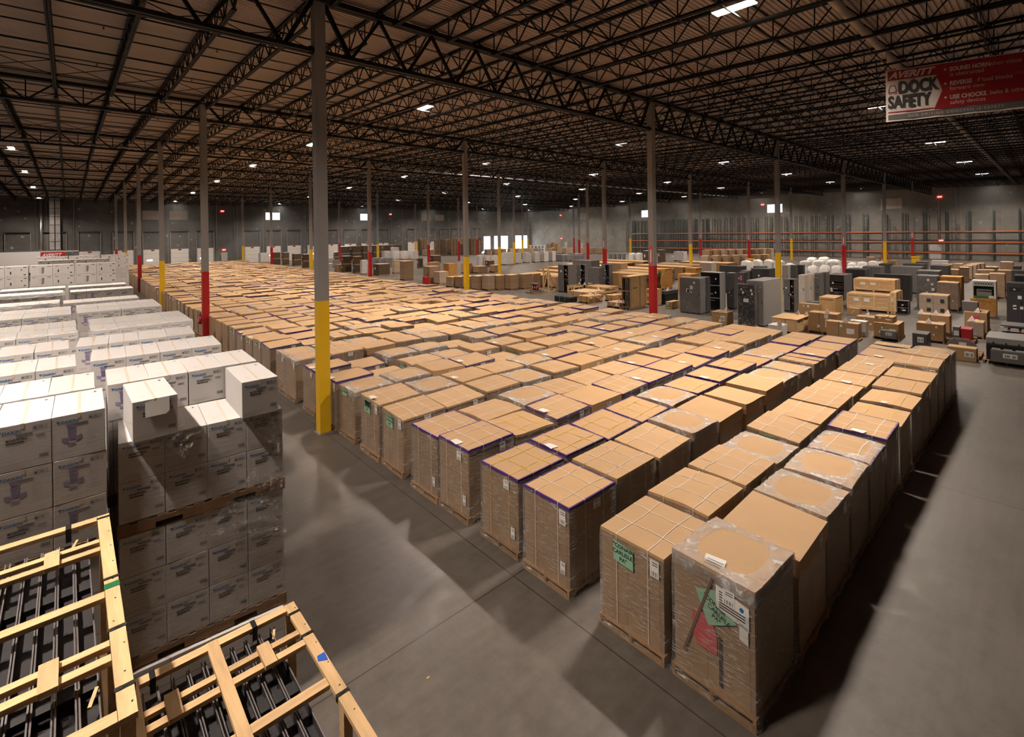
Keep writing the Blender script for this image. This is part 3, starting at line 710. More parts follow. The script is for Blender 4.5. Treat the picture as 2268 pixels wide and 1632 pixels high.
def flabel(face, a0, a1, z0, z1, g=.016, rows=2):
    """paper label with bar code, on the -X ('x') or -Y ('y') side"""
    mb = MB()
    def P(a, z, l=0): return (-HX - g - l, a, z) if face == 'x' else (a, -HY - g - l, z)
    def rect(a, b, c, d, l=0):
        q = [P(a, c, l), P(b, c, l), P(b, d, l), P(a, d, l)]; mb.quad(*(q[::-1] if face == 'x' else q))
    mb.mat(0); rect(a0, a1, z0, z1); mb.mat(1)
    w, h = a1 - a0, z1 - z0
    for i in range(9):
        if i % 3 != 1: rect(a0 + w * (.15 + .08 * i), a0 + w * (.19 + .08 * i), z0 + h * .08, z0 + h * .34, .0015)
    for r in range(rows): rect(a0 + w * .12, a0 + w * .75, z1 - h * (.18 + .14 * r), z1 - h * (.13 + .14 * r), .0015)
    return mb.me('shipping_label', (PAPER, INK))
LBX = [flabel('x', -.44, -.31, LH - .30, LH - .07), flabel('x', -.28, -.14, LH - .26, LH - .10)]
LBY = [flabel('y', .20, .34, LH - .24, LH - .07), flabel('y', -.02, .16, LH - .22, LH - .08)]
LBLOW = flabel('x', -.42, -.32, .33, .52)
def green_sign(big):
    mb = MB(); g = .02; a0, a1, z0, z1 = (-.05, .27, LH - .36, LH - .08) if big else (-.06, .24, LH - .22, LH - .07)
    mb.mat(0).quad((-HX - g, a1, z0), (-HX - g, a0, z0 - .03 * big), (-HX - g, a0, z1 - .03 * big), (-HX - g, a1, z1)); mb.mat(1)
    rows = ('"CONAIR', 'CARLISLE,', 'PA"') if big else ('CONAIR',)
    for i, s in enumerate(rows): put_text(mb, s, (-HX - g - .002, (a0 + a1) / 2, z1 - .075 - .085 * i - .012 * big), (0, -1, 0), (0, 0, 1), .078, align='CENTER', bold=.002)
    return mb.me('green_sign', (GREENP, INK))
GSB, GSS = green_sign(True), green_sign(False)
SLIP = MB().quad((-HX + .01, .10, LH + .014), (-HX + .14, .08, LH + .014), (-HX + .15, -.16, LH + .014), (-HX - .02, -.12, LH + .006)).me('packing_slip', PAPER)

LANES = [-11.70, -10.55, -8.97, -7.80, -6.42, -5.36, -3.95, -2.82, -1.40, -.20, 1.32, 2.98, 4.03, 5.68, 6.72, 7.95, 9.38, 10.66, 11.95, 13.32]
while LANES[-1] < 76: LANES.append(LANES[-1] + (1.20 if len(LANES) % 2 else 1.42))
KIND = ['FPFFGUYYYYSSF', 'SSSFSSSSSSSUO', 'USSFPPPFFOUUU', 'VVVVFVVVVFUUS', 'UYUPUUUUUSSSS', 'USFSSSUPSSSUP', 'SSSFSPSSFUSSS', 'SFPSFUSPSSUSF', 'FFPUSSPSFUSUS', 'UPSFSSPUSUFSS']
WORD = {'F': 'film-hooded kraft', 'P': 'plain lidded kraft', 'S': 'white-strapped kraft', 'U': 'purple-edged kraft', 'V': 'purple-edged yellow-strapped', 'Y': 'yellow-strapped kraft', 'G': 'film-hooded purple-edged', 'O': 'split-lid kraft'}
def kraft_load(kind, near, rn):
    t = bpy.data.objects.new('carton_pallet', None); COL.objects.link(t); t.empty_display_size = .2
    k = {'F': rn.choice(('dome', 'dome', 'slope')), 'G': 'dome', 'P': rn.choice(('flat', 'slope', 'tilt')), 'U': rn.choice(('flat', 'tilt', 'sag')), 'V': rn.choice(('flat', 'flat', 'tilt'))}.get(kind, rn.choice(('flat', 'tilt', 'slope', 'ridge', 'sag')))
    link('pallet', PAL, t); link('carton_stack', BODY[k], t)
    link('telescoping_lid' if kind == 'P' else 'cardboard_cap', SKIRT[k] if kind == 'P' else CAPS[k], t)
    if kind in 'UVG': link('edge_tape', BANDS[k], t)
    if kind in 'FG': link('film_hood', HOODS[k], t)
    if kind in 'SUVYGO':
        c = 'y' if kind in 'VY' else 'w'
        if near > 1 or kind != 'U':
            for ax in (0, 1):
                if near == 0 and ax == 1: continue
                if kind in 'VY' and ax == 1 and near < 2: continue
                for q in (0, 1): link('strap', STRAPS[(k, c, ax, q)], t)
    if kind == 'O': MB().box(-.02, -HY, LH - .03, .02, HY, LH + .012).obj('lid_gap', INK, t)
    if near and kind != 'P': link('stretch_film', FSH, t)
    if near:
        if kind in 'SFYPO' and rn.random() < .6: link('green_sign', GSS, t)
        if rn.random() < .85: link('shipping_label', rn.choice(LBX), t)
        if rn.random() < .75: link('shipping_label', rn.choice(LBY), t)
        if rn.random() < .3: link('packing_slip', SLIP, t)
    return t
def kraft_field():
    L = []
    for a, y in enumerate(LANES):
        for n in range(13):
            rn = random.Random(a * 131 + n * 17 + 5)
            x0 = .30 - min(.30, max(0, (y + 2) * .012)) + 1.245 * n + rn.uniform(-.02, .02)
            kd = KIND[a][n] if a < len(KIND) else rn.choice('SSSSSUUUFFPVYO')
            h = LH + rn.gauss(0, .028)
            if (a, n) == (0, 0): h = 1.53
            if (a, n) in ((0, 10), (0, 11)): h = 1.60
            if rn.random() < .05 and a > 6: h += rn.choice((-.18, .1))
            L.append((dist(x0 + HX, y + HY), a, n, x0 + HX, y + HY + rn.uniform(-.02, .02), h, kd, rn))
    L.sort(key=lambda e: e[0]); first = None
    for q, (d, a, n, x, y, h, kd, rn) in enumerate(L[:300]):
        near = 2 if d < 15 else (1 if d < 26 else 0)
        t = kraft_load(kd, near, rn); t.location = (x, y, 0); t.rotation_euler.z = rn.uniform(-.02, .02); t.scale.z = h / LH
        tag(t, '%s carton pallet, %s deep in the %s lane from the open aisle' % (WORD[kd], ordn(n + 1), ordn(a + 1)), 'carton pallet', 'kraft carton pallets')
        if (a, n) == (0, 0): first = t; t['label'] = 'film-hooded kraft carton pallet nearest the viewer, with red tag and taped documents'
        if (a, n) == (1, 0):
            t['label'] = 'strapped kraft carton pallet with a large green sign, beside the red-tagged one'
            for c in list(t.children):
                if c.name.startswith('green_sign'): c.data = GSB; break
            else: link('green_sign', GSB, t)
        if n == 0 and a in (2, 3, 4, 5): link('shipping_label', LBLOW, t)
        if (a, n) == (6, 0) or (a, n) == (7, 0): link('green_sign', GSB, t)
    # the pallet in front carries papers of its own
    t = first; g = .012
    def X(a, z, l=0): return (-HX - g - l, a, z)
    mb = MB(); mb.mat(0).quad(X(-.06, 1.06), X(-.44, .98), X(-.44, 1.22), X(-.06, 1.30)); mb.mat(1)
    for r in range(7):
        z = 1.24 - r * .028; mb.quad(X(-.10, z, .002), X(-.10 - (.16 if r < 4 else .3), z - .02, .002), X(-.10 - (.16 if r < 4 else .3), z - .008, .002), X(-.10, z + .012, .002))
    mb.mat(2); mb.quad(*[X(-.36 + .025 * cos(i * pi / 8), 1.17 + .025 * sin(i * pi / 8), .002) for i in range(16)])
    mb.obj('document_pouch', (PAPER, INK, BLUEI), t)
    mb = MB(); mb.mat(0).quad(X(.04, .80, -.004), X(-.30, .98, -.004), X(-.10, 1.24, -.004), X(.20, 1.14, -.004)); mb.mat(1)
    for i, s in enumerate(('"CONAIR', 'CARLISLE,', 'PA"')): put_text(mb, s, X(.10 - .05 * i, 1.10 - .09 * i, -.002), (0, -.9, -.35), (0, -.35, .9), .07, bold=.002)
    mb.obj('green_sign', (GREENP, INK), t)
    MB().quad(X(.24, .62, -.006), X(.18, .52, -.006), X(-.06, .52, -.006), X(-.06, .74, -.006), X(.0, .86, -.006), X(.16, .92, -.006), X(.24, .86, -.006)).obj('red_tag', REDP, t)
    MB().quad(X(-.33, .86), X(-.43, .83), X(-.43, 1.01), X(-.33, 1.03)).obj('shipping_label', PAPER, t)
    MB().bar(X(.36, .36), X(-.02, 1.34), .03, .006, (1, 0, 0)).obj('loose_band', mat('brown_band', (0.16, 0.11, 0.08), 0.5), t)
    MB().quad(X(-.085, .22, -.004), X(-.12, .22, -.004), X(-.12, .75, -.004), X(-.085, .75, -.004)).obj('dark_tape', INK, t)
    mb = MB(); mb.mat(0).quad((-HX - .01, .12, LH + .0), (-HX + .23, .18, LH + .03), (-HX + .27, -.06, LH + .03), (-HX + .01, -.12, LH + .0))
    mb.mat(1)
    for r in range(3): mb.quad((-HX + .05 + r * .05, .12, LH + .033), (-HX + .062 + r * .05, .123, LH + .033), (-HX + .08 + r * .05, -.07, LH + .033), (-HX + .068 + r * .05, -.073, LH + .033))
    mb.obj('packing_slip', (PAPER, INK), t)
    # everything farther off, past the first three hundred
    mb = MB()
    for d, a, n, x, y, h, kd, rn in L[300:]:
        hx, hy = HX + .01, HY + .01; e = [rn.uniform(-.03, .03) for _ in range(4)]
        mb.mat(1); P = [(x - hx, y - hy), (x + hx, y - hy), (x + hx, y + hy), (x - hx, y + hy)]
        mb.add([(p[0], p[1], .13) for p in P] + [(p[0], p[1], h + e[i]) for i, p in enumerate(P)], [(0, 1, 5, 4), (1, 2, 6, 5), (2, 3, 7, 6), (3, 0, 4, 7)])
        mb.mat(0); cz = h + rn.uniform(-.02, .04); mb.add([(p[0], p[1], h + e[i] + .002) for i, p in enumerate(P)] + [(x, y, cz)], [(0, 1, 4), (1, 2, 4), (2, 3, 4), (3, 0, 4)])
        if kd in 'UVG':
            mb.mat(2)
            for i, k2 in ((3, 0), (0, 1)): mb.add([(P[i][0] - .004, P[i][1] - .004, h + e[i] - .06), (P[k2][0] - .004, P[k2][1] - .004, h + e[k2] - .06), (P[k2][0] - .004, P[k2][1] - .004, h + e[k2] + .004), (P[i][0] - .004, P[i][1] - .004, h + e[i] + .004)], [(0, 1, 2, 3)])
        if kd == 'F' or rn.random() < .25: mb.mat(3).box(x - hx - .006, y - .1, h - .25, x - hx, y + .12, h - .08)
        mb.mat(4).box(x - .6, y - .5, 0, x + .6, y + .5, .12)
    tag(mb.obj('distant_carton_pallet', (KT, KS, PURPLE, PAPER, PALW)), 'far end of the kraft carton field, pallet after pallet to the dock doors', 'carton pallet', None, 'stuff')
kraft_field()
# a yellow striped bollard by the aisle end
t = thing('bollard', (-.55, 54.0, 0), 'short yellow bollard with dark stripes at the far end of the aisle', 'bollard')
smooth(MB().tube((0, 0, 0), (0, 0, 1.2), .11, 14).obj('post', YEL, t))
for q in range(3): MB().tube((0, 0, .25 + q * .3), (0, 0, .33 + q * .3), .113, 14).obj('stripe', INK, t)
# ================================================================= WHITE PRINTED CARTONS
CW, CD, CH = .392, .88, .42
def carton_print(kind):
    """one white carton, front to -Y, origin under its centre"""
    mb = MB(); a, d = CW / 2 - .002, CD / 2
    mb.mat(0).rbox(-a, -d, .002, a, d, CH - .002, .004)
    f = -d - .0015
    def R(m_, x0, z0, x1, z1): mb.mat(m_).quad((x0, f, z0), (x1, f, z0), (x1, f, z1), (x0, f, z1))
    def O(m_, x0, z0, x1, z1, t=.0022):
        R(m_, x0, z0, x1, z0 + t); R(m_, x0, z1 - t, x1, z1); R(m_, x0, z0, x0 + t, z1); R(m_, x1 - t, z0, x1, z1)
    mb.mat(1); put_text(mb, 'DAIKIN', (-a + .062, f, CH - .078), (1, 0, 0), (0, 0, 1), .036, shear=.15, bold=.0012)
    mb.quad((-a + .030, f, CH - .050), (-a + .043, f, CH - .078), (-a + .062, f, CH - .050))
    for i in range(3):
        x = a - .125 + i * .034; O(2, x, CH - .075, x + .028, CH - .038)
    mb.mat(2); mb.quad((a - .043, f, CH - .050), (a - .037, f, CH - .050), (a - .040, f, CH - .066)); R(2, a - .117, CH - .066, a - .105, CH - .048); R(2, a - .082, CH - .066, a - .078, CH - .046); R(2, a - .072, CH - .066, a - .068, CH - .046)
    mb.mat(4).quad((-.048, f, CH - .092), (.070, f, CH - .092), (.062, f, CH - .112), (-.040, f, CH - .112))   # hand hole
    if kind == 'A':
        mb.mat(2); put_text(mb, 'MCKB70YSAU', (-a + .085, f, CH - .150), (1, 0, 0), (0, 0, 1), .032, bold=.0014, sx=.72)
        R(2, -a + .085, CH - .172, -a + .205, CH - .160)
        for i in range(2): R(4, a - .105, CH - .128 - i * .013, a - .045, CH - .121 - i * .013)
        O(2, a - .085, .075, a - .022, .112)
        for i in range(7): R(2, a - .078 + i * .008, .082, a - .074 + i * .008, .105)
        for i in range(3): R(5, -a + .03, .060 - i * .014, -a + .24 - i * .03, .063 - i * .014)
        for i in range(2): R(5, -a + .21, CH - .145 - i * .01, -a + .25, CH - .142 - i * .01)
    else:
        m3 = mb.mat(3)
        x = -.055
        m3.quad((x - .028, f, .285), (x + .028, f, .285), (x + .040, f, .328), (x - .040, f, .328))
        m3.quad((x - .022, f, .180), (x + .022, f, .180), (x + .030, f, .278), (x - .030, f, .278))
        m3.quad((x - .070, f, .168), (x - .026, f, .150), (x - .026, f, .200), (x - .074, f, .208)); m3.quad((x + .026, f, .150), (x + .072, f, .172), (x + .076, f, .212), (x + .026, f, .200))
        m3.quad((x - .034, f, .122), (x + .030, f, .122), (x + .026, f, .146), (x - .026, f, .146))
        mb.mat(4)
        for i in range(4): R(4, x - .020, .195 + i * .02, x + .018, .203 + i * .02)
        for i in range(5): R(5, .055, .262 - i * .026, .055 + .07 - (i % 2) * .03, .265 - i * .026)
        for i in range(2): R(5, .05, .120 - i * .014, .16 - i * .04, .123 - i * .014)
        R(5, -a + .04, .066, -a + .13, .069)
    # tape seam and small print on the lid
    mb.mat(6); t = CH - .0005
    mb.quad((-.012, -d, t), (.012, -d, t), (.012, d, t), (-.012, d, t)); mb.quad((-.012, f, CH - .05), (.012, f, CH - .05), (.012, f, CH), (-.012, f, CH))
    mb.mat(5)
    for x, y in ((-.12, -.3), (.10, .28)):
        for i in range(3): mb.quad((x + i * .022, y, t), (x + .004 + i * .022, y, t), (x + .004 + i * .022, y + .05, t), (x + i * .022, y + .05, t))
    mb.mat(1).quad((.12, .30, t), (.14, .30, t), (.145, .335, t), (.125, .345, t))
    return mb.me('white_carton', (WHITEC, BLUEI, INK, LILAC, GREYI, mat('faint_ink', (0.42, 0.40, 0.40), 0.6), SEAMC))
CARA, CARB = carton_print('A'), carton_print('B')
WWALL = carton_side('white_carton_wall', (0.72, 0.69, 0.67), CW, CH, .005, streak=.12, rough=.5)
def notched_pallet():
    mb = MB(); lx, ly = 1.60, .90
    for y in (-ly / 2, -.02, ly / 2 - .04):
        mb.box(-lx / 2, y, .07, lx / 2, y + .04, .12)
        for a, b in ((-.8, -.48), (-.24, .24), (.48, .8)): mb.box(a, y, .015, b, y + .04, .07)
    for i in range(10):
        x = -lx / 2 + (lx - .1) * i / 9; mb.box(x, -ly / 2, .12, x + .1, ly / 2, .138)
    for x in (-.8, -.05, .7): mb.box(x, -ly / 2, 0, x + .1, ly / 2, .015)
    return mb.me('wooden_pallet', PALW)
NPAL = notched_pallet()
def wc(x, y, z, rz, kind, label, group=None):
    return tag(link('white_carton', CARA if kind == 'A' else CARB, None, (x, y, z), rz), label, 'carton', group)
def rowpos(xr, yf, rz, i, dy=0.0):
    u = (i + .5) * CW; return xr - u * cos(rz) + (CD / 2 + dy) * -sin(rz), yf - u * sin(rz) + (CD / 2 + dy) * cos(rz)
def low_stack(xr, yf, rz, label, group, tiers=3):
    cx, cyy = xr - 2 * CW * cos(rz) - (CD / 2) * sin(rz), yf - 2 * CW * sin(rz) + (CD / 2) * cos(rz)
    t = thing('wrapped_carton_stack', (cx, cyy, 0), label, 'carton stack', group, rz)
    a, d = 2 * CW - .004, CD / 2 - .004
    for z0, z1 in ((.14, 1.10), (1.24, 2.50), (2.64, 3.478))[:tiers]:
        link('pallet', NPAL, t, (0, 0, z0 - .14)); MB().rbox(-a, -d, z0, a, d, z1, .006).obj('carton_block', WWALL, t)
    return t
rw = random.Random(3)
# the stack beside the aisle, opened at the top
rz = -.062; xr, yf = -3.395, -7.60
t = thing('wrapped_carton_stack', (xr - 2 * CW, yf + CD / 2, 0), 'lowest tier of the white carton stack by the aisle, half hidden by the lumber frame', 'carton stack', None, rz)
link('pallet', NPAL, t); MB().rbox(-2 * CW, -CD / 2, .14, 2 * CW, CD / 2, 1.10, .006).obj('carton_block', WWALL, t)
for z, w in ((1.10, 'middle'), (2.50, 'topmost')):
    cx, cyy = rowpos(xr, yf, rz, 1.5)
    tag(link('wooden_pallet', NPAL, None, (cx, cyy, z), rz), 'wooden pallet under the %s tier of white cartons by the aisle' % w, 'pallet', 'pallets between white tiers')
for tier, z0, nr in ((2, 1.24, 3), (3, 2.64, 2)):
    for r in range(nr):
        for i in range(4):
            x, y = rowpos(xr, yf, rz, i)
            wc(x, y, z0 + r * CH, rz + rw.uniform(-.006, .006), 'A', 'white carton, aisle-side stack, %s row up of %s tier, %s from the aisle' % (ordn(r + 1), 'middle' if tier == 2 else 'top', ordn(i + 1)), 'aisle-side white cartons')
wc(-3.645, -7.22, 2.64 + 2 * CH, -.02, 'A', 'single white carton standing highest at the aisle corner of the opened stack')
wc(-4.66, -7.16, 2.64 + 2 * CH, .02, 'A', 'single white carton standing highest at the inner end, white flap hanging on its front')
t = MB().quad((-4.74, -7.615, 3.72), (-4.56, -7.612, 3.72), (-4.53, -7.61, 3.75), (-4.53, -7.60, 3.895), (-4.74, -7.60, 3.895)).obj('paper_flap', PAPER); tag(t, 'white paper flap stuck to the front of the inner high carton', 'paper')
# stacks behind it
SROWS = [(-3.43, -6.68, -.02, 1), (-3.55, -5.17, -.06, 1), (-3.68, -3.83, -.06, 1), (-3.46, -2.28, 0, 2), (-3.62, .78, 0, 2), (-3.86, 3.2, 0, 1), (-3.72, 6.6, 0, 1), (-3.76, 8.6, 0, 1)]
LROWS = [(-5.055, -7.59, -.01, 1), (-5.10, -6.64, -.01, 1), (-5.25, -5.22, 0, 1), (-5.32, -3.77, 0, 1), (-5.2, -2.2, .03, 2), (-5.28, .72, 0, 2), (-5.5, 3.6, 0, 1), (-5.45, 6.8, 0, 1), (-5.4, 8.7, 0, 1)]
FROWS = [(-6.85, -7.5, 0, 1), (-6.88, -6.5, .01, 1), (-7.0, -5.1, 0, 1), (-7.05, -3.7, 0, 1), (-7.0, -2.1, 0, 2), (-7.0, .8, 0, 2), (-7.2, 3.6, 0, 1), (-7.1, 6.8, 0, 1), (-7.1, 8.7, 0, 1)]
for cn, rows, first in (('aisle stack column', SROWS, 2), ('second stack column', LROWS, 1), ('third stack column', FROWS, 1)):
    for q, (xr, yf, rz, deep) in enumerate(rows):
        for dd in range(deep):
            y0 = yf + dd * (CD + .03)
            if not in_view(xr - .2, y0 + .4, 3.7, .2) and not in_view(xr - 1.5, y0 + .4, 3.7, .2): continue
            row = q + first
            nm = '%s row back%s, %s' % (ordn(row), ' rear half' if dd else '', cn)
            big = (cn.startswith('second') and q == 0)
            if big:
                t = low_stack(xr, y0, rz, 'lower tiers of the white carton stack behind the tall lumber frame', 'white carton stacks', 2)
                tag(link('wooden_pallet', NPAL, None, (rowpos(xr, y0, rz, 1.5)[0], rowpos(xr, y0, rz, 1.5)[1], 2.5), rz), 'wooden pallet deep behind the tall lumber frame, under white cartons', 'pallet')
            else: low_stack(xr, y0, rz, 'wrapped white carton stack under the ' + nm, 'white carton stacks')
            for r in (range(3) if big else (2,)):
                for i in range(4):
                    x, y = rowpos(xr, y0, rz, i)
                    kd = ('B' if (i == 0 or r == 1) else 'A') if big else ('B' if rw.random() < .25 or (cn.startswith('aisle') and i == 3) else 'A')
                    lab = 'white carton, %s from the aisle end, %s' % (ordn(i + 1), nm) if not big else 'white carton behind the tall lumber crate, %s row down, %s from the inner gap' % (ordn(3 - r), ordn(i + 1))
                    wc(x, y, 2.64 + r * CH, rz + rw.uniform(-.012, .012), kd, lab, 'white cartons')
# taller plain cartons much farther back
def big_white():
    mb = MB(); mb.mat(0).rbox(-.5, -.45, .003, .5, .45, .655, .006); f = -.452
    def R(m_, x0, z0, x1, z1): mb.mat(m_).quad((x0, f, z0), (x1, f, z0), (x1, f, z1), (x0, f, z1))
    return mb, R
mb, R = big_white(); R(1, .0, .14, .02, .5); mb.mat(1).quad((.02, f_ := -.452, .12), (.10, f_, .16), (.12, f_, .52), (.02, f_, .52)); R(2, -.1, .12, .02, .52); R(3, .25, .55, .42, .58); R(3, -.42, .55, -.28, .575)
BWA = mb.me('white_carton', (WHITEC, GREYI, mat('pale_print', (0.6, 0.58, 0.56), 0.5), INK))
mb, R = big_white(); R(3, -.28, .18, -.22, .34); R(3, .18, .40, .24, .46); R(2, -.1, .42, -.05, .52); R(3, -.4, .55, -.24, .575); R(3, .3, .55, .44, .59); R(2, -.35, .1, .1, .13); R(3, .3, .1, .4, .16); R(3, -.4, .06, -.36, .09)
BWB = mb.me('white_carton', (WHITEC, GREYI, mat('pale_print', (0.6, 0.58, 0.56), 0.5), INK))
for q, (x0, yf) in enumerate(((-4.98, 28.3), (-7.08, 28.3), (-9.18, 28.1), (-4.9, 36.4), (-7.0, 36.5), (-5.3, 46.3), (-3.0, 46.5), (-7.4, 46.2))):
    nm = ('%s big stack in from the aisle' % ordn(q + 1)) if q < 3 else '%s stack behind the big ones' % ordn(q - 2)
    t = thing('wrapped_carton_stack', (x0 + 1.02, yf + .46, 0), 'tall wrapped white load, ' + nm, 'carton stack', 'big white stacks')
    link('pallet', PAL, t); MB().rbox(-1.0, -.45, .14, 1.0, .45, 2.58, .01).obj('carton_block', WWALL, t)
    for r in range(2):
        for i in range(2):
            tag(link('white_carton', BWA if i == 0 else BWB, None, (x0 + .52 + i * 1.01, yf + .46, 2.59 + r * .66)), 'big white carton %s, %s layer, %s' % ('with a machine picture' if i == 0 else 'with black symbols', 'upper' if r else 'lower', nm), 'carton', 'big white cartons')
# clear film on the opened stack and the loose torn sheets
def sheet(name, pts_fn, nu, nv, m_, label):
    mb = MB(); V = [pts_fn(i / nu, k / nv) for i in range(nu + 1) for k in range(nv + 1)]
    mb.add(V, [(i * (nv + 1) + k, (i + 1) * (nv + 1) + k, (i + 1) * (nv + 1) + k + 1, i * (nv + 1) + k + 1) for i in range(nu) for k in range(nv)])
    return tag(smooth(mb.obj(name, m_)), label, 'stretch film', 'stretch film on white stacks')
ca, sa = cos(-.062), sin(-.062)
def frame(u, z, out):   # on the opened stack's front, u metres in from the aisle corner
    return (-3.395 - u * ca + out * sa, -7.60 - u * sa - out * ca, z)
sheet('stretch_film', lambda a, b: frame(1.58 * a, 1.2 + 1.32 * b, .018 + .006 * sin(9 * a + 5 * b)), 16, 10, FILMC, 'wrinkled clear film over the middle tier of white cartons by the aisle')
sheet('stretch_film', lambda a, b: frame(1.58 * a, 2.6 + .84 * b, .014 + .004 * sin(9 * a + 7 * b)), 16, 8, FILMC, 'thin clear film over the top tier of white cartons by the aisle')
def tri(p, q, r, n=10, wob=.03):
    p, q, r = Vector(p), Vector(q), Vector(r)
    def fn(a, b):
        v = p.lerp(q, a).lerp(r, b); return v + Vector((.3 * wob * sin(11 * a + 3 * b), -wob * abs(sin(9 * a + 8 * b)), wob * .4 * sin(7 * b + 5 * a)))
    return fn
FILMT = film('torn_film', 0.08, 0.70, stretch=(8, 8, 8), scale=2.2, rough=.12)
sheet('torn_film', tri(frame(-.005, 3.90, .02), frame(.42, 3.45, .03), frame(.06, 2.98, .05)), 14, 14, FILMT, 'torn clear film hanging from the highest carton at the aisle corner')
sheet('torn_film', tri(frame(1.50, 3.70, .03), frame(.80, 3.50, .05), frame(1.02, 3.20, .04)), 14, 14, FILMT, 'torn clear film hanging off the inner high carton across two rows')
sheet('torn_film', tri(frame(.02, 3.1, .02), frame(.9, 2.3, .03), frame(-.01, 2.0, .05)), 14, 14, FILMT, 'loose film hanging at the corner of the aisle-side stack below the top pallet')
sheet('stretch_film', lambda a, b: (-5.05 - 1.58 * a, -7.615 - .004 * sin(8 * a) + .015 * a, 2.62 + 1.28 * b), 12, 8, FILMC, 'clear film across the white cartons behind the tall lumber frame')
for q, (xr, y, z) in enumerate(((-5.2, -2.22, 3.9), (-5.5, 3.55, 3.9), (-3.46, -2.3, 3.9), (-5.4, 6.7, 3.9))):
    sheet('stretch_film', lambda a, b, xr=xr, y=y: (xr - 1.6 * a, y - .02 + .16 * b * (1 - .2 * sin(9 * a)), 3.80 + .115 * min(1, b * 2.2) + .012 * sin(20 * a + 9 * b)), 24, 6, FILMS, 'bunched clear film along the top edge of a white carton row, %s such edge from the viewer' % ordn(q + 1))
# low white trailer side with its sign against the dock wall
t = thing('white_trailer', (-13.2, 79.0, 0), 'long low white trailer body with a red logo sign, near the dock wall', 'trailer')
MB().rbox(-9, 0, .9, 9.0, 2.4, 3.78, .03).obj('body', WHITEP, t); MB().rbox(-9, -.02, 3.78, 9.0, 2.42, 3.84, .01).obj('top_rail', STEELB, t)
for x in (-6.5, -5.2, 5.2, 6.5): smooth(MB().tube((x, .05, .5), (x, .35, .5), .5, 18).obj('wheel', BLACKP, t)); 
MB().box(-8, .4, .6, 8, 2.0, .9).obj('chassis', STEELB, t)
MB().quad((5.05, -.03, 2.2), (7.5, -.03, 2.2), (7.8, -.03, 2.9), (7.5, -.03, 3.65), (5.05, -.03, 3.65)).obj('logo_panel', mat('logo_red', (0.42, 0.02, 0.02), 0.5), t)
MB().quad((7.55, -.025, 2.5), (9.0, -.025, 2.5), (9.0, -.025, 3.65), (7.55, -.025, 3.65)).obj('photo_panel', mat('logo_photo', (0.12, 0.12, 0.12), 0.5, var=.8, vscale=2), t)
put_text(MB(), 'AVERITT', (5.2, -.035, 3.02), (1, 0, 0), (0, 0, 1), .62, shear=.35, bold=.02, sx=.8).obj('logo_lettering', mat('logo_white', (0.8, 0.78, 0.76), 0.5), t)
# ================================================================= LUMBER FRAMES WITH BLACK STEEL CHANNELS
def plank(name, t, x0, y0, z0, x1, y1, z1, cross=False):
    o = MB().rbox(-(x1 - x0) / 2, -(y1 - y0) / 2, -(z1 - z0) / 2, (x1 - x0) / 2, (y1 - y0) / 2, (z1 - z0) / 2, .003).obj(name, PINEX if cross else PINE, t)
    o.location = ((x0 + x1) / 2, (y0 + y1) / 2, (z0 + z1) / 2); return o
def nails(t, pts, z):
    mb = MB()
    for x, y in pts: mb.tube((x, y, z), (x, y, z + .002), .006, 6)
    mb.obj('nail_head', STEELB, t)
def metal_strap(t, x0, y0, x1, y1, z, drop=.05):
    mb = MB(); mb.box(x0, y0, z, x1, y1, z + .004); mb.box(x1, y0, z - drop, x1 + .004, y1, z + .004); mb.box(x0 - .004, y0, z - drop, x0, y1, z + .004)
    mb.box((x0 + x1) / 2 - .012, (y0 + y1) / 2 - .006, z + .004, (x0 + x1) / 2 + .012, (y0 + y1) / 2 + .006, z + .007)
    return mb.obj('steel_strap', STEELB, t)
CHM = mat('black_channel_steel', (0.050, 0.046, 0.050), 0.42, metal=.2, var=.35, vscale=3, vstretch=(1, .4, 1))
EDGE = mat('lit_channel_edge', (0.24, 0.22, 0.225), 0.35, metal=.4)  # flange tops coloured paler to paint the light they catch
def channel_mesh(L, w=.100, h=.085):
    mb = MB(); mb.mat(0).box(-w / 2, 0, 0, w / 2, L, .006)
    mb.mat(1)
    for x in (-w / 2, w / 2 - .005): mb.mat(0).box(x, 0, .006, x + .005, L, h); mb.mat(1).box(x - .004 if x > 0 else x, .0, h, x + .009 if x < 0 else x + .005, L, h + .004)
    mb.mat(2)
    n = int(L / .28)
    for i in range(n): mb.box(-.012, .12 + i * .28, .0062, .012, .16 + i * .28, .0085)
    for i in range(2): mb.box(-.045, .5 + i * 1.2, .0062, .045, .62 + i * 1.2, .05)
    return mb.me('steel_channel', (CHM, EDGE, INK))
